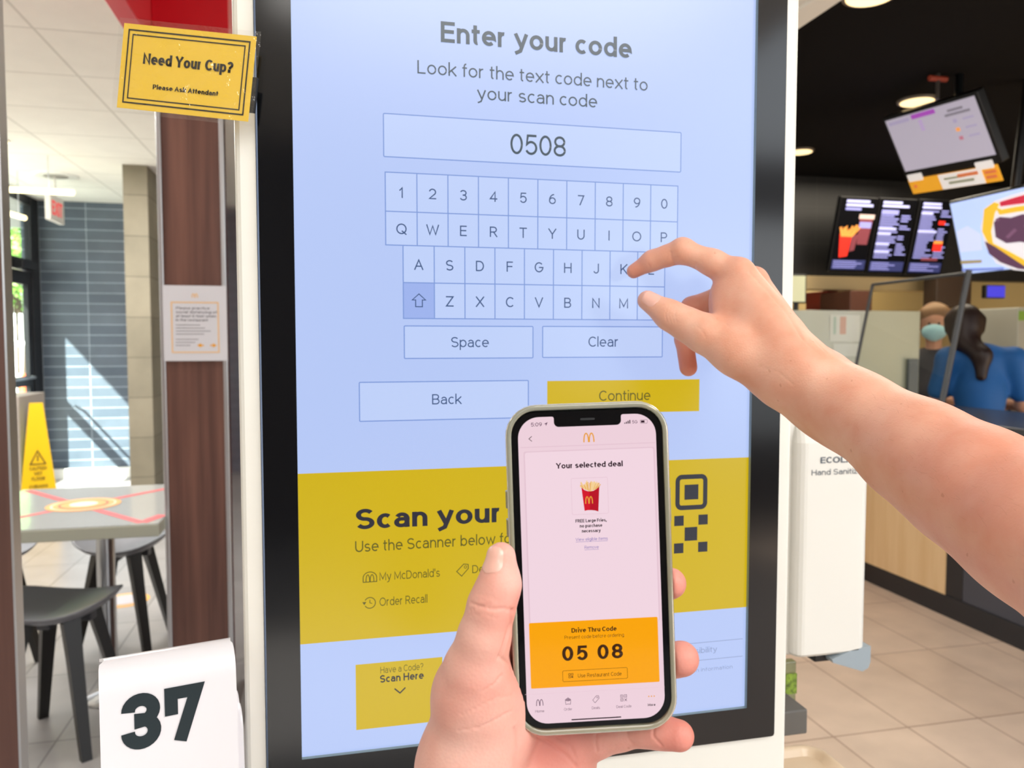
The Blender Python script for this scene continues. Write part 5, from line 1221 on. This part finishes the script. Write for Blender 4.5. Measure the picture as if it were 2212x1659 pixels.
for a, b, y0, y1, mt, n in ((.37, .84, .02, .98, WC, .002), (.42, .66, .60, .74, GP2, .003), (.58, .80, .62, .84, OP, .0035), (.46, .74, .28, .46, GP2, .003), (.86, .97, .25, .45, OP, .003), (.86, .98, .55, .75, OP, .003), (.05, .09, .4, .6, OP, .003)):
    m.poly([OF.p(s0+x*w, v0_+y*h_, n) for x, y in ((a, y0), (b, y0), (b, y1), (a, y1))], mt)
m.build('strip_print', r2)
for a in (.02, .80): MB().box((s0+a*w, v1_-.012, -.004), (s0+(a+.17)*w, v1_+.030, .006), WC, .002, OF).build('clip', r2)
# sprinkler and downlights
sp = at(2026, 170, 3.95); r = empty('fire_sprinkler', (sp.x, sp.y, 2.64), 'small red topped sprinkler pipe hanging beside the monitor pole', 'sprinkler')
SR = mat('sprinkler red', '9c3a24', .5); MB().tube([(sp.x, sp.y, 2.64), (sp.x, sp.y, sp.z-.10)], .010, mat('grey pipe', '5a5450', .4, .5), 10).build('drop_pipe', r)
MB().tube([sp-Vector((.05, .0, 0)), sp+Vector((.05, 0, 0))], .014, SR, 10).build('red_fitting', r)
DLM = mat('downlight glow', 'ffe9bd', .4, emit='ffe2a6', es=1.6); DLR = mat('downlight trim', '6a5f52', .4)
for px, py, rr_, lb in ((1981, 216, .088, 'glowing downlight in the black ceiling just left of the hanging monitor'), (1729, 325, .08, 'glowing downlight in the black ceiling close to the kiosk edge'), (1880, -14, .09, 'glowing downlight at the very top of the black ceiling')):
    c = on(2, 2.64, px, py); r = empty('downlight', (c.x, c.y, 2.64), lb, 'downlight', 'downlights in the black ceiling')
    MB().tube([(c.x, c.y, 2.64), (c.x, c.y, 2.628)], [rr_*1.18, rr_*1.14], DLR, 28).build('trim_ring', r); MB().tube([(c.x, c.y, 2.628), (c.x, c.y, 2.624)], [rr_, rr_*.97], DLM, 28).build('lens', r)
# sneeze guard
t_a = on(0, 3.0, 1885, 615); t_b = on(0, 3.0, 2092, 590); b_b = on(1, t_b.y, 2030, 892); b_a = on(1, t_a.y, 1838, 845)
b_b = b_b+(b_b-t_b)*.02; b_b.z = .937; b_a.z = .937; b_a.x = min(b_a.x, b_b.x)
r = empty('sneeze_guard', tuple((b_a+b_b)/2), 'tilted clear sneeze guard in a dark frame on the counter', 'screen')
MB().quad(t_a, t_b, b_b, b_a, glassm('guard acrylic', 'f2efe2', .03)).build('acrylic_pane', r)
fm_ = mat('guard frame', '3d3f42', .35)
MB().tube([t_a, t_b], .008, fm_, 8).build('top_rail', r); MB().tube([t_b+(t_b-b_b)*.02, b_b], .014, fm_, 8).build('post', r); MB().tube([t_a, b_a], .009, fm_, 8).build('post', r)
# milky screen standing on the counter return
YG = 3.45; ga = on(1, YG, 1716, 670); gb = on(1, YG, 1988, 675); gz = .98
MK = mat('milky acrylic', 'd2d6c6', .25, alpha=.66); r = empty('milky_screen', ((ga.x+gb.x)/2, YG, .98), 'milky acrylic screen with pale notices standing left of the sneeze guard', 'screen')
MB().box((ga.x-.2, YG, gz), (gb.x, YG+.006, ga.z), MK, .001).build('acrylic_sheet', r)
GFm = Frame((0, YG-.003, 0), (1, 0, 0), (0, 0, 1), (0, -1, 0)); PN_ = mat('pale notice', 'cfd3c8', .5); PR_ = mat('notice pink', 'c9a593', .5); PG_ = mat('notice green', 'a9bfae', .5)
m = MB()
for c, mt, n in (((1792, 680, 1858, 738), PN_, 0), ((1814, 684, 1828, 722), PR_, .001), ((1800, 684, 1806, 722), PG_, .001), ((1800, 742, 1858, 770), PN_, 0)):
    a = GFm.loc(c[0], c[3]); b = GFm.loc(c[2], c[1]); m.poly([GFm.p(u, v, n) for u, v in ((a[0], a[1]), (b[0], a[1]), (b[0], b[1]), (a[0], b[1]))], mt)
m.build('notices', r)
MB().box((1.95, YG-.12, 0), (XC-.03, YG+.4, .93), WL, .002).box((1.93, YG-.15, .93), (XC-.03, YG+.45, .98), mat('return worktop', '8b8472', .4), .003).build('counter_return', None, label='maple counter return under the milky screen', cat='counter')
m = MB(); a = GFm.loc(1955, 860); b = GFm.loc(1978, 775); m.box((a[0], YG-.03, .981), (b[0], YG-.006, b[1]), mat('grey bracket', '5d666e', .4), .003); m.build('screen_bracket', None, label='grey upright bracket at the foot of the milky screen', cat='bracket')
# tablet on the pass
TBF = Frame((0, 4.6, 0), (1, 0, 0), (0, 0, 1), (0, -1, 0)); a = TBF.loc(1700, 655); b = TBF.loc(1743, 592)
r = empty('order_tablet', (b[0]-.06, 4.6, a[1]), 'small pale lit tablet on a stand at the kiosk edge', 'tablet')
MB().box((a[0], a[1], -.02), (b[0], b[1], 0), black_plastic, .006, TBF).build('tablet_case', r)
MB().box((a[0]+.01, a[1]+.012, 0), (b[0]-.012, b[1]-.014, .002), em('pale tablet screen', 'c4c4a0', .55), 0, TBF).build('tablet_screen', r)
MB().tube([TBF.p((a[0]+b[0])/2, a[1], -.01), TBF.p((a[0]+b[0])/2, .0, -.01)], .02, black_metal, 10).build('stand', r)
# kitchen fittings far behind
def kbox(name, d, p0, p1, depth, mt, label, cat, face=None, fm=None, bev=.008, group=None, foot=False):
    c = at((p0[0]+p1[0])/2, (p0[1]+p1[1])/2, d); F_ = Frame((0, c.y, 0), (1, 0, 0), (0, 0, 1), (0, -1, 0)); a = F_.loc(p0[0], p1[1]); b = F_.loc(p1[0], p0[1])
    z_ = 0 if foot else a[1]
    r = empty(name, ((a[0]+b[0])/2, c.y+depth/2, z_), label, cat, group)
    MB().box((a[0], c.y, z_), (b[0], c.y+depth, b[1]), mt, bev).build('body', r)
    if face:
        for fi in face:
            fa = F_.loc(fi[0], fi[3]); fb = F_.loc(fi[2], fi[1]); MB().box((fa[0], fa[1], .001), (fb[0], fb[1], .006), fi[4], 0, F_).build(fi[5], r)
    return r
SST = mat('kitchen steel', '8f8a7c', .35, .4); BRN = mat('brown kitchen', '5a3322', .5); KTN = mat('kitchen tan', 'b49c6c', .5)
kbox('brew_machine', 6.3, (2122, 684), (2184, 790), .25, mat('machine white', 'b9b6a6', .4), 'pale coffee machine with a brown picture panel behind the workers', 'machine', [(2132, 708, 2172, 756, em('machine picture', '6b4634', .6), 'picture_panel'), (2134, 712, 2168, 722, em('machine picture caption', 'b09884', .7), 'caption')], foot=True)
kbox('drink_tower', 5.5, (2196, 664), (2235, 780), .4, mat('machine grey', 'a5a496', .4), 'grey drink tower at the picture edge with a green badge', 'machine', [(2200, 672, 2214, 692, em('green badge', '5f7a28', .6), 'badge')], foot=True)
kbox('kitchen_screen', 6.2, (2130, 616), (2172, 644), .05, black_plastic, 'small blue kitchen screen hanging above the machines', 'screen', [(2132, 618, 2170, 642, em('blue screen', '3a36b8', .9), 'screen_face')])
kbox('menu_carton', 6.6, (1785, 628), (1812, 672), .3, mat('carton red', '8f2c18', .5), 'dark red carton on the kitchen shelf behind the milky screen', 'carton', [(1792, 640, 1806, 664, mat('carton gold', 'b5691c', .5), 'gold_panel')])
kbox('storage_carton', 6.6, (1814, 630), (1834, 672), .3, mat('carton orange', 'a8642a', .5), 'orange brown carton beside the dark red carton', 'carton')
kbox('heat_cabinet', 6.3, (1836, 628), (1885, 680), .4, BRN, 'brown heated cabinet on the kitchen shelf left of the guard', 'cabinet')
kbox('kitchen_shelf', 6.5, (1740, 672), (1990, 690), .5, SST, 'steel kitchen shelf carrying the cartons', 'shelf', foot=True)
kbox('extractor_hood', 6.45, (2022, 598), (2100, 664), .15, mat('hood brown', '3b2a20', .4), 'dark brown extractor hood behind the masked worker', 'hood')
for i, (x0_, x1_) in enumerate(((2150, 2178), (2182, 2210))): kbox('stock_bin', 5.2, (x0_, 880-i*10), (x1_, 940), .3, mat('bin dark '+str(i), ('2a2c31', '1e1f24')[i], .4), ('dark stock bin beside the blue shirted worker', 'second dark stock bin at the picture edge')[i], 'bin', foot=True)

# ---- workers
SKW = mat('worker skin', 'c08f76', .5)
def part_field(prims, name, mt, parent, h=.014, k=.05, tintless=True):
    P_ = [np.array(p[i]) for p in prims for i in (0, 1)]; mr = max(max(p[2], p[3]) for p in prims)*1.6+.08
    f = Field(np.min(P_, 0)-mr, np.max(P_, 0)+mr, h)
    for p in prims: f.cone(p[0], p[1], p[2], p[3], p[5] if len(p) > 5 else k, p[4] if len(p) > 4 else None)
    V, Q = f.mesh(); V = relax(V, Q, 1); return np_obj(name, V, Q, mt, parent)
def person(c, zs, label, shirt, hair, pants, mask=None, face=-1, lean=0., hairlong=False, wide=1., hd=0., hx=0.):
    """standing worker; c = floor spot, zs = shoulder height, face = +1 looks away from the viewer"""
    X, Y = c; fx = Vector((math.sin(YAW+.5), math.cos(YAW+.5), 0))*face; rt = Vector((fx.y, -fx.x, 0)); V3 = lambda a, b, z: Vector((X, Y, 0))+rt*(a+(hx if z > zs+.05 else 0))+fx*b+Vector((0, 0, z-(hd if z > zs+.05 else 0)))
    s_ = .19*wide; hp = zs-.50; ln = lean
    prims = [(V3(-.09, 0, .04), V3(-.10, 0, hp*.5), .045, .060), (V3(-.10, 0, hp*.5), V3(-.09, 0, hp), .060, .095), (V3(.09, 0, .04), V3(.10, 0, hp*.5), .045, .060), (V3(.10, 0, hp*.5), V3(.09, 0, hp), .060, .095),
        (V3(-.09, .10, .03), V3(-.09, -.03, .03), .035, .045), (V3(.09, .10, .03), V3(.09, -.03, .03), .035, .045),
        (V3(0, 0, hp), V3(0, ln*.5, hp+.25), .13*wide, .135*wide), (V3(0, ln*.5, hp+.25), V3(0, ln, zs-.06), .135*wide, .12*wide),
        (V3(-s_, ln, zs-.04), V3(s_, ln, zs-.04), .055, .055), (V3(0, ln, zs-.02), V3(0, ln+.03, zs+.10), .055, .05, None, .03),
        (V3(0, ln+.045, zs+.17), V3(0, ln+.04, zs+.235), .072, .088, None, .03), (V3(0, ln+.10, zs+.185), V3(0, ln+.125, zs+.165), .018, .012, None, .015)]
    for sd in (-1, 1):
        prims += [(V3(sd*(s_+.01), ln, zs-.05), V3(sd*(s_+.07), ln+.05, zs-.32), .052, .042), (V3(sd*(s_+.07), ln+.05, zs-.32), V3(sd*(s_-.02), ln+.27, zs-.33), .040, .028), (V3(sd*(s_-.02), ln+.27, zs-.33), V3(sd*(s_-.04), ln+.35, zs-.34), .034, .022)]
        prims += [(V3(sd*(s_-.04)+.014*q, ln+.34, zs-.34), V3(sd*(s_-.04)+.017*q, ln+.41, zs-.355), .009, .007, None, .008) for q in (-1.5, -.5, .5, 1.5)] if False else []
        prims += [(V3(sd*.083, ln+.04, zs+.19), V3(sd*.086, ln+.035, zs+.21), .014, .016, None, .008)]
        for q in (-1.5, -.5, .5, 1.5): prims.append((V3(sd*(s_-.04)+.016*q, ln+.34, zs-.34), V3(sd*(s_-.04)+.019*q, ln+.42, zs-.355), .011, .008, None, .004))
        prims.append((V3(sd*(s_-.07), ln+.30, zs-.335), V3(sd*(s_-.10), ln+.35, zs-.34), .012, .009, None, .006))
    body = part_field(prims, 'person', SKW, None, .010, .03); setp(body, label, 'person')
    part_field([(V3(0, 0, hp-.02), V3(0, ln*.5, hp+.25), .150*wide, .150*wide), (V3(0, ln*.5, hp+.25), V3(0, ln, zs-.06), .150*wide, .135*wide), (V3(-s_, ln, zs-.04), V3(s_, ln, zs-.04), .068, .068)]+[(V3(sd*(s_+.01), ln, zs-.05), V3(sd*(s_+.055), ln+.035, zs-.24), .068, .066) for sd in (-1, 1)], 'shirt', shirt, body, .012, .05)
    part_field([(V3(sd*.10, 0, .10), V3(sd*.09, 0, hp), .068, .118) for sd in (-1, 1)], 'trousers', pants, body, .014, .04)
    hp_ = [(V3(0, ln+.0, zs+.20), V3(0, ln+.012, zs+.275), .088, .094), (V3(0, ln-.02, zs+.14), V3(0, ln-.01, zs+.22), .06, .08), (V3(-.05, ln+.07, zs+.300), V3(.06, ln+.085, zs+.292), .042, .036), (V3(-.085, ln+.03, zs+.27), V3(-.088, ln+.03, zs+.21), .028, .018), (V3(.085, ln+.03, zs+.27), V3(.088, ln+.03, zs+.21), .028, .018)]
    if hairlong: hp_ += [(V3(0, ln-.04, zs+.15), V3(.0, ln-.12, zs-.02), .07, .05), (V3(0, ln-.12, zs-.02), V3(0, ln-.15, zs-.14), .05, .03)]
    part_field(hp_, 'hair', hair, body, .010, .04)
    if mask: part_field([(V3(-.035, ln+.105, zs+.155), V3(.035, ln+.105, zs+.155), .045, .045), (V3(0, ln+.11, zs+.13), V3(0, ln+.11, zs+.17), .04, .04)], 'face_mask', mask, body, .008, .03)
    else:
        m = MB()
    m = MB()
    for sd in (-1, 1): m.tube([V3(sd*.03, ln+.116, zs+.215), V3(sd*.03, ln+.124, zs+.215)], [.009, .006], mat('eye', '2a1c14', .3) if 'eye' not in MATS else MATS['eye'], 10)
    m.build('eyes', body); return body
w1 = at(2120, 760, 4.75)
person((w1.x, w1.y), 1.235, 'worker in a blue polo shirt with long dark hair, seen from behind', mat('blue polo', '16589a', .7), mat('dark brown hair', '24130f', .5), mat('black trousers', '14151c', .7), None, 1, .04, True, .86, .075, -.09)
w2 = at(2018, 705, 5.6)
person((w2.x, w2.y), 1.21, 'worker wearing a light blue face mask and dark top, facing the counter', mat('charcoal top', '3c3b42', .7), mat('sandy hair', '8a6a4c', .6), MATS['black trousers'], mat('light blue mask', '9ccbd8', .6), -1, .02, False, .85)

# ================================================================== LIGHT
def area(name, loc, size, power, col, rot=(0, 0, 0), sy=None):
    l = bpy.data.lights.new(name, 'AREA'); l.energy = power; l.color = col; l.size = size; l.shape = 'RECTANGLE' if sy else 'SQUARE'
    if sy: l.size_y = sy
    o = bpy.data.objects.new(name, l); COL.objects.link(o); o.location = loc; o.rotation_euler = rot; return o
area('added_ceiling_fill', (-1.5, 2.0, 2.57), 1.2, 48, (1, .98, .94))  # this and the next two: added fill to brighten the room, no fixtures there
area('added_ceiling_fill', (-1.4, 4.2, 2.57), 1.2, 95, (1, .98, .94))
area('added_ceiling_fill', (.6, -1.8, 2.57), 1.6, 50, (1, .97, .92))
area('counter_light', (2.2, 1.6, 2.5), .8, 25, (1, .94, .87))
area('added_ceiling_fill', (-1.0, -2.6, 2.57), .7, 16, (1, .98, .95))  # unseen light added to put glare on the laminated sign
area('kitchen_fill_light', (4.2, 4.2, 2.6), 1.2, 34, (1, .88, .70))  # this and the next: area lights added to brighten the kitchen
area('kitchen_fill_light', (5.0, 6.2, 2.55), 1.2, 60, (1, .86, .62))
sn = bpy.data.lights.new('sun', 'SUN'); sn.energy = 30; sn.angle = rad(.6); sn.color = (1, .96, .88)
so = bpy.data.objects.new('sun', sn); COL.objects.link(so); so.rotation_euler = Vector((.62, .90, -.75)).to_track_quat('-Z', 'Y').to_euler()
w = bpy.data.worlds.new('world'); S.world = w; w.use_nodes = True; nt = w.node_tree; bg = nt.nodes['Background']
tc = nt.nodes.new('ShaderNodeTexCoord'); sp_ = nt.nodes.new('ShaderNodeSeparateXYZ'); nt.links.new(tc.outputs['Generated'], sp_.inputs[0])
rp = nt.nodes.new('ShaderNodeValToRGB'); rp.color_ramp.elements[0].position = .0; rp.color_ramp.elements[0].color = (.45, .47, .48, 1); rp.color_ramp.elements[1].position = .5; rp.color_ramp.elements[1].color = (.82, .90, 1, 1)
e3 = rp.color_ramp.elements.new(.02); e3.color = (.95, .98, 1, 1)
nt.links.new(sp_.outputs['Z'], rp.inputs[0]); nt.links.new(rp.outputs[0], bg.inputs['Color']); bg.inputs['Strength'].default_value = 3.6
S.view_settings.view_transform = 'Standard'; S.view_settings.look = 'None'; S.view_settings.exposure = 0

# ================================================================== CAMERA
cd = bpy.data.cameras.new('camera'); cd.sensor_width = 36; cd.sensor_fit = 'HORIZONTAL'; cd.lens = FPX/2212*36; cd.clip_start = .02; cd.clip_end = 200
cam = bpy.data.objects.new('camera', cd); COL.objects.link(cam)
from mathutils import Matrix
cam.matrix_world = Matrix(((RT.x, UP.x, -FW.x, CAM.x), (RT.y, UP.y, -FW.y, CAM.y), (RT.z, UP.z, -FW.z, CAM.z), (0, 0, 0, 1)))
cd.dof.use_dof = True; cd.dof.focus_distance = .47; cd.dof.aperture_fstop = (cd.lens/1000)/.0020
S.camera = cam
